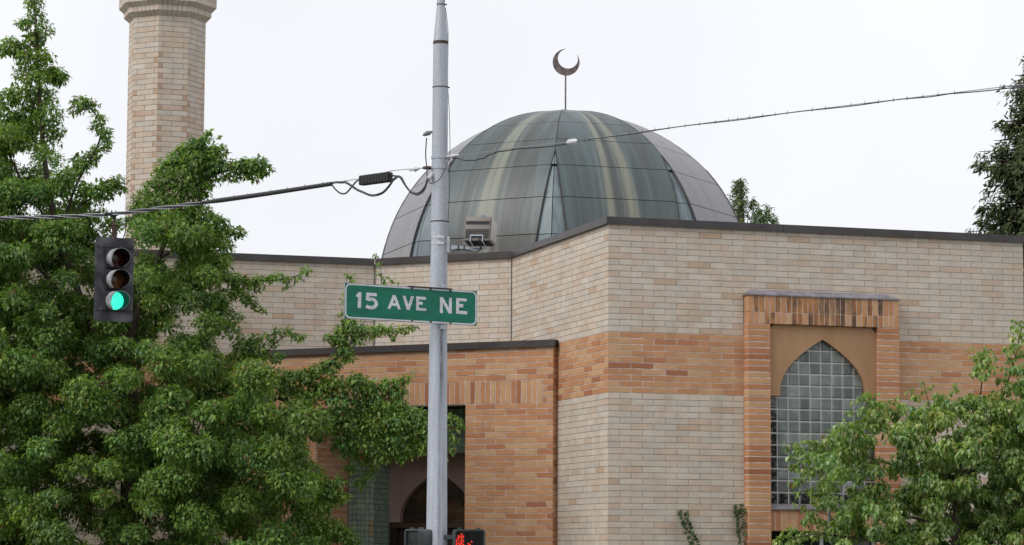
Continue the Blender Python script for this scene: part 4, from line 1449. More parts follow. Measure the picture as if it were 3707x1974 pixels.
mb = MB(); mb.tube(spl([(hp[0] - .10, YS - .01, hp[2] + .01), (hp[0] - .05, YS - .02, hp[2] + .004), (hp[0], YS - .02, hp[2] - .012), (hp[0] + .06, YS - .02, hp[2] + .006), (hp[0] + .10, YS - .01, hp[2] + .018)]), .014, 8)
for dx_ in (-.03, .02):
    mb.tube([(hp[0] + dx_, YS - .01, hp[2]), (hp[0] + dx_, YS - .01, hp[2] + .045)], .006, 6)
mb.tube([(hx, YS, hp[2] - .05), (hx, YS, hp[2] + .01)], [.018, .03], 8)
mb.build('span_clamp', M_SIGB, signal, smooth=True)
mb = MB(); mb.tube(spl([at(427, 806, YS), at(444, 808, YS), at(455, 825, YS), at(452, 845, YS), at(446, 862, YS + .05)]), .005, 6)
mb.tube(spl([at(455, 822, YS), at(460, 800, YS), at(478, 785, YS), at(505, 768, YS)]), .005, 6); mb.build('feed_cable', M_CABLE, signal, smooth=True)

# ------------------------------------------------------------------ pedestrian signals on the pole
M_PED = dusty('dark green grey signal housing', (.035, .045, .046), (.08, .095, .095))
M_PFACE = principled('black signal face', (.008, .008, .008), .35, .4)
M_LED = principled('red led', (.5, .02, .01), .4)
nodes(M_LED)[2].inputs['Emission Color'].default_value = (1, .045, .02, 1)
nodes(M_LED)[2].inputs['Emission Strength'].default_value = 1.0
M_LEDOFF = principled('dim red led', (.25, .015, .01), .4)
nodes(M_LEDOFF)[2].inputs['Emission Color'].default_value = (1, .03, .015, 1)
nodes(M_LEDOFF)[2].inputs['Emission Strength'].default_value = .25
def ped(cx, ztop, Y, ang, w, label, hand):
    h, d = .33, .15
    c = Vector((cx, Y, ztop - h / 2))
    t = thing('pedestrian_signal', (cx, Y, ztop - h), label, 'pedestrian signal', 'pedestrian signals on the pole')
    M = Matrix.Translation(c) @ Matrix.Rotation(ang, 4, 'Z')
    mb = MB(); mb.bevel_box((-w / 2, -.01, -h / 2), (w / 2, d, h / 2), .03, M); mb.build('housing', M_PED, t, smooth=True)
    mb = MB(); o_, i_ = rrect(w / 2 + .002, h / 2 + .002, .035, 6), rrect(w / 2 - .014, h / 2 - .014, .024, 6)
    n = len(o_)
    vs = [M @ Vector((a, y, b)) for y in (-.03, .02) for a, b in o_] + [M @ Vector((a, y, b)) for y in (-.03, .005) for a, b in i_]
    mb.add(vs, [(i, (i + 1) % n, n + (i + 1) % n, n + i) for i in range(n)] + [(i, (i + 1) % n, 2 * n + (i + 1) % n, 2 * n + i) for i in range(n)] + [(2 * n + i, 2 * n + (i + 1) % n, 3 * n + (i + 1) % n, 3 * n + i) for i in range(n)])
    mb.build('door_frame', M_PED, t, smooth=True)
    mb = MB(); mb.box((-w / 2 + .012, -.010, -h / 2 + .012), (w / 2 - .012, .004, h / 2 - .012), M)
    face = mb.build('face', M_PFACE, t)
    mb = MB()                                                   # shallow diagonal grille in the face
    step = .022
    for q in range(-30, 31):
        for sgn in (1, -1):
            pts = []
            for x in (-w / 2 + .016, w / 2 - .016):
                zq = q * step + sgn * x
                pts.append((x, zq))
            (xa, za), (xb, zb) = pts
            lim = h / 2 - .016
            def clip(za, zb, xa, xb):
                if (za > lim and zb > lim) or (za < -lim and zb < -lim): return None
                out = []
                for (x, z_) in ((xa, za), (xb, zb)):
                    zz_ = max(-lim, min(lim, z_)); out.append((x + (zz_ - z_) * sgn, zz_))
                return out
            r = clip(za, zb, xa, xb)
            if r: mb.tube([M @ Vector((r[0][0], -.013, r[0][1])), M @ Vector((r[1][0], -.013, r[1][1]))], .0012, 3, caps=False)
    mb.build('grille', principled('grille black', (.02, .02, .02), .5), face)
    for s in (-.3, .3):
        for zz_ in (h / 2,):
            mb = MB(); mb.bevel_box((s * w - .016, .01, zz_ - .004), (s * w + .016, .05, zz_ + .016), .004, M); mb.tube([M @ Vector((s * w - .005, .004, zz_ + .010)), M @ Vector((s * w - .005, .02, zz_ + .010))], .006, 6); mb.build('hinge_lug', M_PED, t)
    if hand:
        on, dim = MB(), MB()
        pat = ["  .x.      ", " xxxx      ", ".x.x.      ", "xx.xx      ", "x.xx.    x ", "xxxxx  xx  ", "xxxxxxxx   ", "xxxxxxx    ", "xxxxxxx    ", " xxxxx     ", " xxxxx     "]
        for r, row in enumerate(pat):
            for q, ch in enumerate(row):
                if ch == ' ': continue
                x = -w / 2 + .026 + q * .0165; z_ = h / 2 - .055 - r * .0185 + (.009 if q % 2 else 0)
                (on if ch == 'x' else dim).tube([M @ Vector((x, -.016, z_)), M @ Vector((x, -.010, z_))], .0062, 8)
        on.build('hand_lights', M_LED, face); dim.build('hand_lights_dim', M_LEDOFF, face)
    br = MB()
    s = 1 if cx < PX[0] else -1
    for zz_ in (h * .5 - .075, -h * .3):
        br.box((min(cx, PX[0]), Y + d * .5 - .03, c.z + zz_ - .02), (max(cx, PX[0]), Y + d * .5 + .03, c.z + zz_ + .02))
    br.build('mounting_bracket', M_PED, t)
    return t
zt_ = float(pp(1700, 1917, YP - .1)[2])
ped(float(pp(1699, 1930, YP - .1)[0]), zt_, YP - .12, math.radians(9), .305, 'dark pedestrian signal with lit red hand, right of the pole', True)
ped(float(pp(1500, 1930, YP - .1)[0]), zt_, YP - .08, math.radians(-52), .245, 'dark pedestrian signal with blank face, left of the pole', False)
# ------------------------------------------------------------------ vegetation
D2S = W_PX / 2576.0
def leaf_mat(name, trans=.35, rough=.42, spec=.35):
    m = bpy.data.materials.new(name); m.use_nodes = True
    n, l = m.node_tree.nodes, m.node_tree.links
    b = n['Principled BSDF']
    a = n.new('ShaderNodeAttribute'); a.attribute_name = 'leafcol'
    l.new(a.outputs['Color'], b.inputs['Base Color'])
    b.inputs['Roughness'].default_value = rough
    b.inputs['Specular IOR Level'].default_value = spec
    t = n.new('ShaderNodeBsdfTranslucent')
    g = n.new('ShaderNodeMixRGB'); g.blend_type = 'MULTIPLY'; g.inputs[0].default_value = 1; g.inputs[2].default_value = (1.25, 1.35, .55, 1)
    l.new(a.outputs['Color'], g.inputs[1]); l.new(g.outputs[0], t.inputs['Color'])
    x = n.new('ShaderNodeMixShader'); x.inputs[0].default_value = trans
    l.new(b.outputs[0], x.inputs[1]); l.new(t.outputs[0], x.inputs[2])
    l.new(x.outputs[0], n['Material Output'].inputs['Surface'])
    return m
M_PEAR = leaf_mat('pear leaf', .42, .46, .5)
M_DOG = leaf_mat('dogwood leaf', .42, .45, .45)
M_CON = leaf_mat('cedar spray', .12, .7, .15)
M_IVY = leaf_mat('climber leaf', .2)
M_BARK = principled('grey brown bark', (.06, .045, .035), .9, .1)
_t = noise_node(M_BARK, 18, 4, mapping=(1, 1, .25))
nodes(M_BARK)[1].new(ramp(M_BARK, _t.outputs['Fac'], [(.3, (.035, .027, .022)), (.7, (.10, .08, .065))]).outputs[0], nodes(M_BARK)[2].inputs['Base Color'])
M_PALEBARK = principled('pale grey bark', (.30, .30, .31), .9, .1)

LEAF = np.array([(0, 0, 0), (.32, -.22, .07), (.36, 0, .0), (.32, .22, .07), (.70, -.15, .0), (.72, 0, -.07), (.70, .15, .0), (1, 0, -.22)])
LEAF_F = [(0, 1, 2), (0, 2, 3), (1, 4, 5, 2), (2, 5, 6, 3), (4, 7, 5), (5, 7, 6)]
SPRAY = np.array([(0, 0, 0), (.25, -.16, .02), (.5, 0, .05), (.25, .16, .02), (.7, -.13, -.06), (.75, .0, -.02), (.7, .13, -.06), (1, 0, -.15)])
def leaves(name, mat, parent, pos, axis, nrm, size, width, cols, templ=LEAF):
    """one mesh of many leaf blades"""
    n = len(pos)
    ax = axis / np.linalg.norm(axis, axis=1, keepdims=True)
    sd = np.cross(nrm, ax); sd /= np.linalg.norm(sd, axis=1, keepdims=True) + 1e-9
    nn = np.cross(ax, sd)
    T = templ
    V = (pos[:, None, :] + size[:, None, None] * (T[None, :, 0:1] * ax[:, None, :] + T[None, :, 1:2] * width[:, None, None] * sd[:, None, :] + T[None, :, 2:3] * nn[:, None, :]))
    V = V.reshape(-1, 3)
    nv = len(T)
    loops, starts, totals = [], [], []
    base = np.arange(n) * nv
    st = 0
    cnt = sum(len(f) for f in LEAF_F)
    lp = np.concatenate([np.array(f) for f in LEAF_F])
    L = (base[:, None] + lp[None, :]).ravel()
    tot = np.tile(np.array([len(f) for f in LEAF_F]), n)
    sta = np.concatenate([[0], np.cumsum(tot)[:-1]])
    me = bpy.data.meshes.new(name)
    me.vertices.add(len(V)); me.vertices.foreach_set('co', V.ravel())
    me.loops.add(len(L)); me.loops.foreach_set('vertex_index', L.astype(np.int32))
    me.polygons.add(len(tot)); me.polygons.foreach_set('loop_start', sta.astype(np.int32)); me.polygons.foreach_set('loop_total', tot.astype(np.int32))
    me.update(calc_edges=True)
    me.polygons.foreach_set('use_smooth', [True] * len(tot))
    ca = me.attributes.new('leafcol', 'FLOAT_COLOR', 'POINT')
    C = np.repeat(np.concatenate([cols, np.ones((n, 1))], 1), nv, 0)
    ca.data.foreach_set('color', C.ravel().astype(np.float32))
    me.materials.append(mat)
    return link(name, me, parent)

def unit(a): return a / (np.linalg.norm(a, axis=-1, keepdims=True) + 1e-9)

def blob_leaves(blobs, dens, leaf_len, droop, palette, pal_w, width=1.0, shell=.45, squash=.8, tint_spread=.18, up_bias=.25):
    """blobs: list of (x,y,z,r). leaves point outwards and hang"""
    P, A, N, S, C = [], [], [], [], []
    pal = np.array(palette); pw = np.array(pal_w, float); pw /= pw.sum()
    for (x, y, z, r, br) in blobs:
        n = max(4, int(dens * r * r * RNG.uniform(.85, 1.15)))
        h = RNG.normal() * .25 + RNG.normal(size=(n, 1)) * .3; hue = np.concatenate([1 + .22 * h, 1 + .05 * h, 1 - .25 * h], 1); ls = RNG.uniform(.82, 1.18)
        d = RNG.normal(size=(n, 3)); d[:, 2] += up_bias; d = unit(d)
        rad = r * (shell + (1 - shell) * RNG.random(n) ** .6) * RNG.uniform(.8, 1.12, n)
        sq = np.array([RNG.uniform(.9, 1.15), RNG.uniform(.9, 1.15), squash * RNG.uniform(.9, 1.1)])
        p = np.array([x, y, z]) + d * rad[:, None] * sq
        a = d * np.array([1, 1, .35]) + RNG.normal(size=(n, 3)) * RNG.uniform(.45, .95)
        a[:, 2] -= droop * RNG.uniform(.5, 1.4, n)
        nm = np.array([0, 0, 1.5]) + d * .8 + RNG.normal(size=(n, 3)) * .35
        c = pal[RNG.choice(len(pal), n, p=pw)] * RNG.uniform(1 - tint_spread, 1 + tint_spread, (n, 1)) * br * hue
        P.append(p); A.append(unit(a)); N.append(nm); S.append(leaf_len * ls * RNG.uniform(.5, 1.25, n)); C.append(c)
    P, A, N, S, C = map(np.concatenate, (P, A, N, S, C))
    return P, A, N, S, np.full(len(P), width) * RNG.uniform(.8, 1.15, len(P)), C

def in_poly(x, y, poly):
    c = False
    j = len(poly) - 1
    for i in range(len(poly)):
        if (poly[i][1] > y) != (poly[j][1] > y) and x < (poly[j][0] - poly[i][0]) * (y - poly[i][1]) / (poly[j][1] - poly[i][1]) + poly[i][0]:
            c = not c
        j = i
    return c

# --- the pear tree on the left
TY = 33.2
SCALE = TY * D2S / F_PX                                   # metres per unit at the tree
def tp(x, y, dy=0.0): return at(x * D2S, y * D2S, TY + dy)
pear = thing('pear_tree', tp(330, 1800) * np.array([1, 1, 0]), 'large leafy green pear tree in front of the minaret and porch', 'tree')
sil = [  # outline clumps: x, y, radius, depth
    (86, 8, 22, 0), (92, 45, 26, .1), (60, 60, 18, 0), (112, 75, 22, -.1), (88, 100, 28, .1), (22, 112, 24, -.1), (48, 125, 26, 0), (75, 150, 30, -.2), (10, 130, 16, 0), (110, 140, 24, 0),
    (120, 185, 30, .1), (148, 190, 22, 0), (90, 195, 34, -.2), (60, 190, 26, .1), (150, 205, 14, 0), (55, 240, 34, 0), (105, 245, 38, .2), (20, 245, 28, 0), (10, 290, 34, 0), (125, 290, 34, -.1), (75, 300, 42, .2), (140, 330, 24, 0), (45, 340, 40, 0), (110, 350, 40, .1), (-5, 370, 40, 0),
    (205, 258, 22, 0), (228, 268, 20, .1), (190, 280, 16, 0), (248, 300, 20, 0), (262, 335, 20, 0), (268, 360, 15, 0), (250, 375, 20, 0), (228, 398, 22, .1), (205, 418, 24, 0), (180, 440, 26, 0), (243, 320, 18, .1), (190, 400, 14, .2),
    (215, 480, 24, 0), (245, 480, 25, -.1), (275, 468, 24, 0), (297, 458, 20, 0), (308, 478, 15, 0), (240, 505, 22, .2), (270, 490, 16, 0), (200, 520, 28, .2), (160, 470, 34, 0), (230, 545, 22, 0), (190, 565, 30, 0), (260, 530, 12, 0),
    (525, 335, 9, 0), (545, 350, 8, 0), (515, 352, 13, 0), (495, 365, 22, 0), (505, 382, 26, .1), (470, 378, 24, 0), (535, 385, 26, 0), (555, 378, 18, .1), (450, 400, 30, 0), (490, 405, 32, -.1), (530, 415, 32, 0), (565, 418, 26, 0), (425, 420, 28, .1), (590, 420, 22, 0), (612, 415, 22, 0), (635, 418, 24, 0), (655, 412, 22, 0), (668, 425, 15, 0), (615, 440, 18, .1), (640, 442, 18, 0), (585, 445, 18, 0),
    (540, 445, 26, .1), (500, 440, 34, .2), (460, 445, 36, -.1), (415, 455, 34, 0), (385, 475, 28, 0), (440, 485, 38, 0), (360, 500, 28, 0), (345, 525, 22, 0), (395, 510, 38, -.1), (480, 480, 30, 0), (510, 490, 18, .1), (520, 465, 16, 0), (440, 540, 46, 0), (385, 555, 40, -.1), (335, 560, 26, 0),
    (500, 540, 38, .1), (540, 560, 28, 0), (560, 575, 24, 0), (590, 585, 20, 0), (608, 590, 13, 0), (520, 590, 36, -.1), (560, 605, 24, 0), (545, 635, 28, 0), (480, 590, 42, 0), (575, 625, 15, .1), (560, 660, 24, 0), (440, 605, 42, -.2), (500, 640, 40, .2), (540, 690, 28, 0),
    (580, 700, 22, 0), (605, 706, 20, 0), (630, 708, 18, 0), (655, 703, 17, 0), (680, 700, 15, 0), (705, 697, 15, 0), (722, 705, 12, 0), (650, 725, 11, 0), (720, 722, 8, 0), (600, 735, 22, 0), (625, 755, 18, 0), (645, 772, 12, 0), (662, 783, 7, 0), (765, 685, 9, 0), (775, 678, 7, 0), (565, 745, 26, 0), (540, 770, 30, 0), (752, 698, 5, 0), (738, 700, 6, 0),
    (580, 800, 28, .1), (545, 820, 32, 0), (585, 835, 20, 0), (610, 870, 24, 0), (640, 860, 18, 0), (670, 850, 16, 0), (700, 838, 14, 0), (725, 832, 12, 0), (745, 848, 12, 0), (760, 845, 8, 0), (690, 865, 14, 0), (650, 890, 24, 0), (600, 905, 30, 0), (700, 900, 16, 0),
    (880, 692, 9, 0), (888, 705, 8, 0), (876, 722, 9, 0), (870, 755, 10, 0), (880, 780, 12, 0), (866, 790, 11, 0), (878, 812, 16, 0), (860, 830, 20, 0), (885, 835, 22, 0), (835, 850, 16, 0), (855, 858, 22, 0), (905, 830, 20, 0), (930, 835, 20, 0), (955, 828, 16, 0), (900, 855, 16, 0), (980, 830, 13, 0), (1005, 832, 11, 0), (1025, 826, 10, 0), (1045, 824, 8, 0), (990, 850, 8, 0), (870, 880, 20, 0), (850, 905, 20, 0), (830, 922, 22, 0), (880, 900, 12, 0), (800, 935, 24, 0),
    (948, 645, 5, 0), (942, 640, 4, 0), (952, 662, 5, 0), (965, 700, 6, 0), (950, 690, 6, 0), (985, 705, 6, 0), (1000, 712, 5, 0), (972, 715, 6, 0),
    (770, 950, 30, 0), (735, 960, 34, 0), (700, 950, 30, 0), (660, 940, 30, .1), (690, 985, 38, 0), (840, 965, 26, 0), (870, 970, 28, 0), (900, 960, 26, -.1), (810, 985, 34, 0), (925, 975, 26, 0), (950, 985, 26, 0), (975, 970, 22, 0), (1000, 965, 18, 0), (1020, 955, 12, 0), (1035, 945, 7, 0), (1000, 990, 22, 0), (760, 1010, 40, 0), (860, 1015, 38, 0), (920, 1020, 34, .1), (965, 1025, 32, 0), (1005, 1020, 26, 0), (1030, 1040, 26, 0), (1055, 1055, 26, 0), (1075, 1060, 22, 0),
    (1000, 1060, 34, -.1), (950, 1070, 38, 0), (890, 1070, 40, 0), (1045, 1090, 30, 0), (1075, 1095, 26, 0), (1060, 1120, 26, 0), (1030, 1130, 28, 0), (990, 1110, 36, 0), (930, 1115, 36, 0), (1090, 1080, 20, 0), (1100, 1120, 20, 0), (870, 1120, 34, .1), (960, 1145, 26, 0), (1010, 1150, 18, 0), (910, 1150, 22, .2), (940, 1165, 18, .2),
    (1135, 1050, 10, 0), (1150, 1058, 10, 0), (1162, 1066, 8, 0), (1148, 1075, 8, 0), (1140, 1095, 7, 0), (1145, 1110, 9, 0), (1138, 1130, 9, 0), (1125, 1075, 8, 0), (1120, 1150, 7, 0),
    (830, 1060, 38, 0), (800, 1090, 26, .2), (925, 1195, 18, .2), (905, 1215, 14, .2), (880, 1180, 14, .2),
    (800, 1220, 34, -.2), (835, 1235, 26, -.2), (860, 1250, 18, -.2), (770, 1200, 38, -.1), (850, 1215, 18, -.2), (820, 1270, 26, -.2), (780, 1280, 40, -.3), (830, 1330, 36, -.3), (865, 1345, 24, -.3), (885, 1362, 20, -.3), (800, 1360, 40, -.3), (740, 1330, 46, -.3)]
body = [[(-60, 330), (60, 300), (140, 400), (190, 470), (210, 560), (330, 560), (480, 520), (560, 640), (560, 760), (600, 860), (590, 930), (480, 900), (430, 860), (330, 900), (160, 880), (-60, 900)],
        [(-60, 830), (300, 860), (520, 900), (640, 930), (720, 1000), (800, 1060), (760, 1150), (800, 1210), (790, 1300), (830, 1380), (760, 1450), (-60, 1450)]]
blobs = []
for (x, y, r, dy) in sil:
    p = tp(x, y, dy)
    blobs.append((*p, max(.022, r * 1.13 * SCALE), RNG.uniform(1.0, 1.32)))
def fill(poly, n, r0, r1, d0, d1, br=1.0):
    xs = [p[0] for p in poly]; ys = [p[1] for p in poly]
    k = 0
    while k < n:
        x, y = RNG.uniform(min(xs), max(xs)), RNG.uniform(min(ys), max(ys))
        if not in_poly(x, y, poly): continue
        dy = RNG.uniform(d0, d1)
        blobs.append((*tp(x, y, dy), RNG.uniform(r0, r1) * SCALE, br * RNG.uniform(.8, 1.2)))
        k += 1
fill([(-60, 520), (60, 520), (60, 1450), (-60, 1450)], 45, 34, 52, -1.2, 1.2)
fill(body[0], 200, 26, 48, -1.0, 1.6)
fill(body[1], 360, 30, 56, -1.7, 1.5, 1.1)
fill([(-250, 470), (-60, 330), (-60, 1450), (-270, 1450)], 110, 34, 54, -1.2, 1.2)
PEARC = [(.130, .218, .052), (.172, .28, .062), (.085, .160, .055), (.19, .29, .066), (.25, .33, .085), (.21, .10, .05)]
PEARW = [28, 30, 18, 16, 5, 1.3]
d_ = blob_leaves(blobs, 11000, .063, .62, PEARC, PEARW, width=1.2, shell=.3)
print('PEAR LEAVES', len(d_[0]))
leaves('crown', M_PEAR, pear, *d_)
# twigs and limbs
def limb(pts, r0, r1, name, parent, mat=M_BARK, n=7):
    c = spl(pts, 6)
    if name == 'branch': r0 *= .6
    mb = MB(); mb.tube(c, list(np.linspace(r0, r1, len(c))), n); return mb.build(name, mat, parent, smooth=True)
limb([np.array([*tp(330, 1800)[:2], 0]), tp(325, 1500), tp(330, 1250), tp(325, 1020), tp(300, 850)], .16, .11, 'trunk', pear, n=12)
for pts, a, b in (
    ([tp(320, 1050), tp(230, 820), tp(150, 600), tp(115, 420), tp(100, 250), tp(90, 60), tp(86, 0)], .09, .012),
    ([tp(310, 920), tp(360, 740), tp(420, 600), tp(470, 480), tp(505, 390), tp(525, 330)], .08, .006),
    ([tp(150, 600), tp(190, 470), tp(240, 380), tp(255, 320), tp(225, 265)], .035, .008),
    ([tp(150, 590), tp(200, 520), tp(260, 485), tp(305, 465)], .03, .006),
    ([tp(470, 480), tp(540, 440), tp(600, 425), tp(660, 420)], .03, .006),
    ([tp(400, 650), tp(500, 600), tp(560, 585), tp(605, 588)], .035, .006),
    ([tp(380, 760), tp(470, 720), tp(560, 700), tp(640, 706), tp(720, 702), tp(770, 684)], .04, .004),
    ([tp(560, 700), tp(610, 745), tp(645, 772), tp(668, 788)], .015, .003),
    ([tp(325, 1150), tp(450, 1020), tp(620, 960), tp(740, 950), tp(840, 910), tp(870, 850), tp(880, 780), tp(880, 695)], .09, .005),
    ([tp(840, 910), tp(900, 850), tp(960, 832), tp(1050, 822)], .02, .003),
    ([tp(890, 850), tp(945, 760), tp(960, 700), tp(946, 640)], .010, .003),
    ([tp(960, 710), tp(985, 712), tp(1002, 712)], .004, .002),
    ([tp(740, 950), tp(850, 1000), tp(960, 1010), tp(1030, 950)], .04, .004),
    ([tp(700, 1000), tp(850, 1060), tp(980, 1080), tp(1080, 1085), tp(1140, 1075), tp(1160, 1050)], .05, .003),
    ([tp(1080, 1085), tp(1120, 1110), tp(1142, 1125)], .008, .003),
    ([tp(325, 1200), tp(480, 1180), tp(640, 1200), tp(780, 1250), tp(860, 1260)], .07, .006),
    ([tp(760, 1225), tp(850, 1210), tp(920, 1190)], .02, .004),
    ([tp(320, 1100), tp(200, 1000), tp(80, 950), tp(-40, 930)], .07, .02),
    ([tp(230, 820), tp(120, 700), tp(40, 620), tp(-40, 560)], .05, .01),
    ([tp(620, 960), tp(660, 900), tp(710, 850), tp(760, 842)], .02, .004),
    ([tp(150, 600), tp(70, 480), tp(20, 380), tp(0, 290)], .03, .008),
    ([tp(105, 320), tp(60, 200), tp(25, 115)], .018, .005)):
    limb(pts, a, b, 'branch', pear)

# --- the dogwood on the right
TY = 30.6
SCALE = TY * D2S / F_PX
dog = thing('dogwood_tree', tp(2420, 1800) * np.array([1, 1, 0]), 'dogwood tree with drooping pale edged leaves in front of the arched window', 'tree')
blobs = []
dsil = [(2322, 962, 5), (2330, 975, 5), (2318, 985, 6), (2400, 968, 6), (2408, 980, 6), (2290, 985, 6), (2298, 1000, 8), (2256, 998, 6), (2245, 1010, 8), (2440, 880, 6), (2472, 872, 6), (2485, 880, 7), (2498, 888, 6), (2538, 838, 6), (2552, 806, 6), (2210, 992, 6), (2085, 1078, 6), (2098, 1085, 8), (2345, 968, 5),
        (1985, 1125, 10), (2005, 1118, 10), (1975, 1130, 7), (1992, 1150, 12), (2015, 1135, 14), (2035, 1110, 14), (2060, 1120, 16), (2020, 1160, 14), (2045, 1150, 20), (2080, 1100, 10), (2075, 1130, 20), (2100, 1120, 20), (2000, 1175, 12), (2030, 1190, 18), (2010, 1210, 13), (2060, 1180, 22), (1990, 1215, 7),
        (2110, 1075, 12), (2130, 1070, 14), (2140, 1095, 18), (2120, 1100, 18), (2165, 1000, 9), (2180, 990, 11), (2150, 1010, 7), (2190, 1005, 12), (2205, 1020, 16), (2170, 1030, 13), (2135, 1040, 10), (2190, 1050, 18), (2160, 1070, 18), (2225, 1030, 18), (2250, 1040, 16), (2215, 1070, 22),
        (2265, 1020, 12), (2285, 1030, 14), (2305, 1000, 9), (2300, 1045, 18), (2330, 1010, 7), (2335, 1040, 18), (2355, 990, 8), (2372, 1000, 14), (2362, 1015, 15), (2385, 1015, 15), (2400, 985, 8), (2410, 1010, 12), (2430, 1000, 12),
        (2452, 900, 10), (2468, 890, 13), (2480, 905, 14), (2462, 920, 15), (2490, 925, 15), (2455, 940, 13), (2475, 945, 15), (2500, 900, 9), (2440, 1000, 14), (2460, 1010, 18), (2490, 1005, 18), (2510, 990, 16), (2520, 955, 12), (2530, 930, 12), (2545, 905, 14), (2535, 880, 11), (2555, 870, 14), (2570, 845, 14), (2560, 830, 10), (2575, 815, 12), (2545, 850, 7), (2575, 890, 16), (2560, 930, 18), (2580, 960, 22), (2540, 980, 22), (2550, 820, 6),
        (1975, 1345, 10), (1960, 1360, 10), (1995, 1335, 14), (2010, 1355, 18), (2040, 1345, 22), (2030, 1310, 13), (2060, 1310, 16), (2000, 1268, 6), (2020, 1275, 8), (2040, 1290, 11), (2012, 1240, 8), (2040, 1235, 14), (2060, 1250, 18), (2075, 1220, 22), (1950, 1368, 7), (1990, 1365, 14)]
for (x, y, r) in dsil:
    blobs.append((*tp(x, y, RNG.uniform(-.25, .25)), r * SCALE, RNG.uniform(.9, 1.15)))
dpoly = [[(2040, 1130), (2130, 1090), (2210, 1040), (2330, 1030), (2400, 1010), (2480, 1000), (2600, 950), (2640, 960), (2640, 1450), (2060, 1450), (2060, 1330), (2070, 1250), (2050, 1190)]]
fill(dpoly[0], 310, 18, 34, -.9, 1.0)
fill([(2330, 1150), (2640, 1080), (2640, 1450), (2300, 1450)], 60, 26, 42, .2, 1.2, .85)
fill([(2600, 900), (2760, 930), (2830, 1100), (2830, 1450), (2600, 1450)], 90, 22, 38, -.8, .9)
DOGC = [(.165, .265, .065), (.215, .32, .085), (.11, .195, .06), (.34, .42, .18), (.42, .47, .24), (.28, .18, .07)]
DOGW = [28, 30, 14, 17, 8, 1.4]
d_ = blob_leaves(blobs, 7600, .066, 1.5, DOGC, DOGW, width=1.35, shell=.25, squash=.85)
FOLD = LEAF.copy(); FOLD[[1, 3, 4, 6], 2] += .10
leaves('crown', M_DOG, dog, *d_, templ=FOLD)
limb([np.array([*tp(2420, 1800)[:2], 0]), tp(2415, 1500), tp(2400, 1300)], .07, .05, 'trunk', dog, M_BARK, 10)
limb([np.array([*(tp(2200, 1800)[:2]), 0]) + np.array([.4, .3, 0]), tp(2120, 1420, .3), tp(2086, 1310, .3), tp(2092, 1270, .3)], .03, .018, 'trunk', dog, M_PALEBARK, 10)
for pts, a, b in (([tp(2400, 1320), tp(2300, 1200), tp(2180, 1150), tp(2060, 1135), tp(1985, 1125)], .035, .003),
                  ([tp(2300, 1200), tp(2240, 1100), tp(2190, 1030), tp(2170, 990)], .025, .003),
                  ([tp(2400, 1300), tp(2420, 1150), tp(2465, 1000), tp(2470, 890)], .035, .004),
                  ([tp(2420, 1200), tp(2500, 1050), tp(2545, 930), tp(2572, 820)], .03, .004),
                  ([tp(2400, 1330), tp(2250, 1290), tp(2120, 1260), tp(2010, 1240)], .03, .003),
                  ([tp(2400, 1380), tp(2200, 1360), tp(2050, 1345), tp(1955, 1366)], .03, .003),
                  ([tp(2400, 1250), tp(2350, 1100), tp(2335, 1010), tp(2322, 960)], .02, .002),
                  ([tp(2130, 1310), tp(2050, 1285), tp(1998, 1266)], .008, .002),
                  ([tp(2420, 1200), tp(2520, 1150), tp(2640, 1120)], .03, .01)):
    limb(pts, a, b, 'branch', dog)

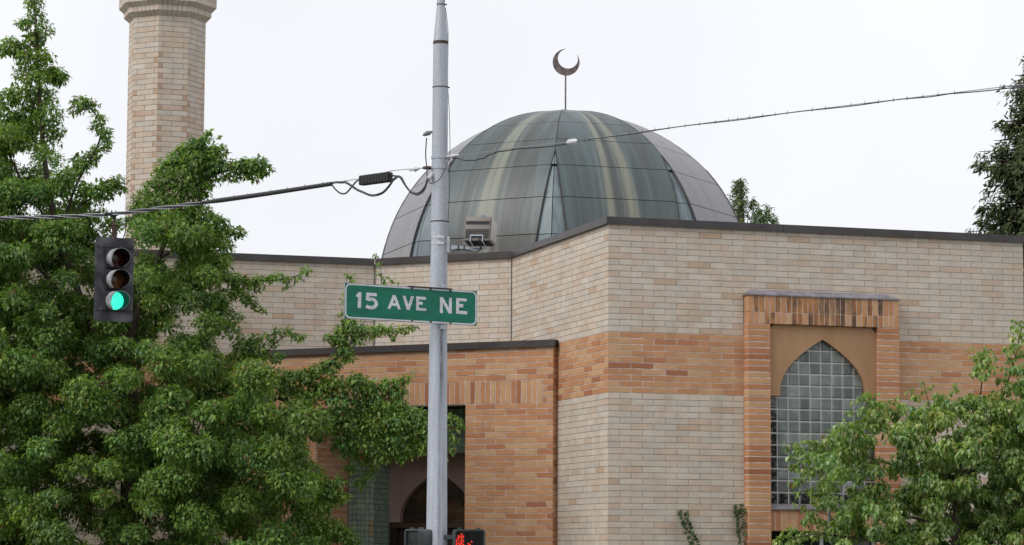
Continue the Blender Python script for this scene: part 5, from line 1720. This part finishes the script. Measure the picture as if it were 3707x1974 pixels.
# --- conifers behind the building
def conifer(name, label, Y, tiers, dens, size, axis_x, top_y, base_px, width=.65, sag=1.1, tint=1.0):
    global TY, SCALE
    TY = Y; SCALE = TY * D2S / F_PX
    root = thing(name, tp(axis_x, base_px) * np.array([1, 1, 0]), label, 'tree', 'conifers behind the building')
    base = tp(axis_x, base_px); 
    limb([np.array([base[0], Y, 0]), np.array([base[0], Y, tp(axis_x, top_y + 300)[2]]), tp(axis_x, top_y)], .35, .02, 'trunk', root)
    P, A, N, S, C = [], [], [], [], []
    ax_x = base[0]
    pal = np.array([(.055, .078, .034), (.075, .10, .04), (.042, .062, .03), (.11, .135, .055), (.13, .11, .07)])
    for (y, reach_px) in tiers:
        zc = tp(axis_x, y)[2]
        nb = 9
        for b in range(nb):
            an = 2 * PI * b / nb + RNG.uniform(-.3, .3)
            if b == 0: an = PI + RNG.uniform(-.15, .15)
            reach = reach_px * SCALE * (1 if b == 0 else RNG.uniform(.55, .95))
            d = np.array([math.cos(an), math.sin(an), 0])
            drop = reach * RNG.uniform(.22, .38)
            tip = np.array([ax_x, Y, zc]) + d * reach + np.array([0, 0, -drop * .25])
            mid = np.array([ax_x, Y, zc + reach * .06]) + d * reach * .5 + np.array([0, 0, -drop * .35])
            if reach > .5:
                limb([np.array([ax_x, Y, zc]), mid, tip], .03, .008, 'branch', root, n=5)
            nc = max(2, int(reach / (.17 if size > .1 else .10)))
            pos, side = [], np.array([-d[1], d[0], 0])
            for q in range(nc):
                t = .12 + .88 * (q + RNG.uniform(.2, .9)) / nc
                cc_ = np.array([ax_x, Y, zc]) + d * reach * min(1, t) + side * RNG.normal() * reach * .15 * (1.2 - t)
                cc_[2] += -drop * math.sin(min(1, t) * PI * .8) * .4 + RNG.normal() * .05
                m_ = int(dens * .15 * RNG.uniform(.5, 1.3))
                pc = cc_[None] + RNG.normal(size=(m_, 3)) * np.array([.075, .075, .05]) * (size / .15)
                pc[:, 2] -= RNG.random(m_) ** 1.5 * RNG.uniform(.15, .45) * min(1, reach + .2) * (size / .15)
                pos.append(pc)
            pos = np.concatenate(pos); n = len(pos)
            a = d[None] * .5 + RNG.normal(size=(n, 3)) * .4; a[:, 2] -= sag
            P.append(pos); A.append(unit(a)); N.append(d[None] * 1.0 + np.array([0, 0, .6]) + RNG.normal(size=(n, 3)) * .5)
            S.append(size * RNG.uniform(.6, 1.4, n)); C.append(pal[RNG.choice(5, n, p=[.34, .28, .2, .13, .05])] * RNG.uniform(.8, 1.2, (n, 1)) * tint)
    P, A, N, S, C = map(np.concatenate, (P, A, N, S, C))
    leaves('crown', M_CON, root, P, A, N, S, np.full(len(P), width), C, templ=SPRAY)
    return root
tiers = [(132, 30), (152, 50), (185, 70), (215, 95), (240, 60), (262, 90), (278, 60), (300, 115), (330, 90), (350, 130), (372, 165), (400, 185), (418, 120), (455, 150), (480, 110), (505, 165), (520, 130), (545, 175), (575, 195), (590, 150), (630, 200), (680, 200), (730, 200)] + [(780 + 45 * i, 205) for i in range(11)]
conifer('conifer_tree', 'tall dark conifer behind the wall at the right edge', 58.0, tiers, 290, .13, 2640, 70, 1300, 1.0, .55, 1.1)
tiers = [(462, 5), (470, 9), (480, 14), (492, 18), (505, 22), (518, 27), (532, 30), (548, 36), (565, 44), (585, 60), (610, 70), (650, 90)]
c1 = conifer('conifer_tree', 'small bright conifer tip peeking out beside the dome', 57.0, tiers, 80, .10, 1864, 455, 1300, .5, .15, 1.9)
P, A, N, S, C = [], [], [], [], []
for (x, y, n, w) in ((1893, 502, 20, 7), (1890, 515, 50, 10), (1905, 528, 60, 16), (1925, 518, 12, 6), (1932, 528, 30, 10), (1925, 545, 90, 18), (1945, 552, 40, 9), (1900, 550, 120, 20), (1915, 562, 120, 26), (1858, 457, 14, 5), (1864, 460, 14, 5)):
    c = tp(x, y); n = int(n * 1.6)
    P.append(c + RNG.normal(size=(n, 3)) * w * SCALE * .5); a = RNG.normal(size=(n, 3)) * .5; a[:, 2] -= .6; a[:, 0] += .4
    A.append(unit(a)); N.append(RNG.normal(size=(n, 3)) + np.array([0, 0, 1])); S.append(.085 * RNG.uniform(.6, 1.4, n)); C.append(np.array([(.10, .165, .05)]) * RNG.uniform(.6, 1.4, (n, 1)))
P, A, N, S, C = map(np.concatenate, (P, A, N, S, C))
leaves('side_shoots', M_CON, c1, P, A, N, S * 1.25, np.full(len(P), .5), C, templ=SPRAY)

# --- two climbers on the brick wall
def climber(label, pts, seed):
    rs = np.random.default_rng(seed)
    w3 = [np.array(wF.P(s, -PROUD + .02 + o, z)) for s, o, z in pts]
    root = thing('climbing_vine', np.array([*w3[-1][:2], 0]), label, 'vine', 'vines on the brick wall')
    stem = spl(w3, 10)
    mb = MB(); mb.tube(stem, list(np.linspace(.0025, .007, len(stem))), 5); mb.build('stem', principled('pale green stem', (.16, .19, .07), .7), root, smooth=True)
    P, A, N, S, C = [], [], [], [], []
    for i in range(0, len(stem)):
        if stem[i][2] < .2: break
        for k in range(3):
            if rs.random() > .62: continue
            sgn = rs.choice([-1, 1])
            base = stem[i] + np.array([0, -.01, 0])
            out = np.array([CA * sgn * rs.uniform(.3, 1), SA * sgn * .7 - rs.uniform(.2, .7), rs.uniform(-.3, .5)])
            out /= np.linalg.norm(out)
            st = base + out * rs.uniform(.01, .055)
            for q in range(3):
                a = out + rs.normal(size=3) * .55; a[2] -= .35
                P.append(st); A.append(a); N.append(np.array([.2, -.8, .8]) + rs.normal(size=3) * .3); S.append(rs.uniform(.032, .055))
                C.append(np.array([(.05, .095, .045), (.075, .13, .05), (.12, .17, .05)][rs.choice(3, p=[.5, .4, .1])]))
    P, A, N, S, C = map(np.array, (P, A, N, S, C))
    leaves('foliage', M_IVY, root, P, A, N, S, np.full(len(P), 1.15), C)
climber('climbing vine on cream brick, left one leaning from upper left', [(.965, .02, 2.19), (.985, .03, 2.10), (1.02, .035, 2.0), (1.07, .035, 1.88), (1.13, .03, 1.76), (1.2, .03, 1.5), (1.26, .02, .9), (1.28, .02, 0)], 3)
climber('upright climbing vine hugging the orange brick window pier', [(1.715, .03, 2.28), (1.725, .03, 2.2), (1.735, .035, 2.08), (1.745, .035, 1.95), (1.75, .03, 1.8), (1.755, .03, 1.4), (1.76, .02, 0)], 5)
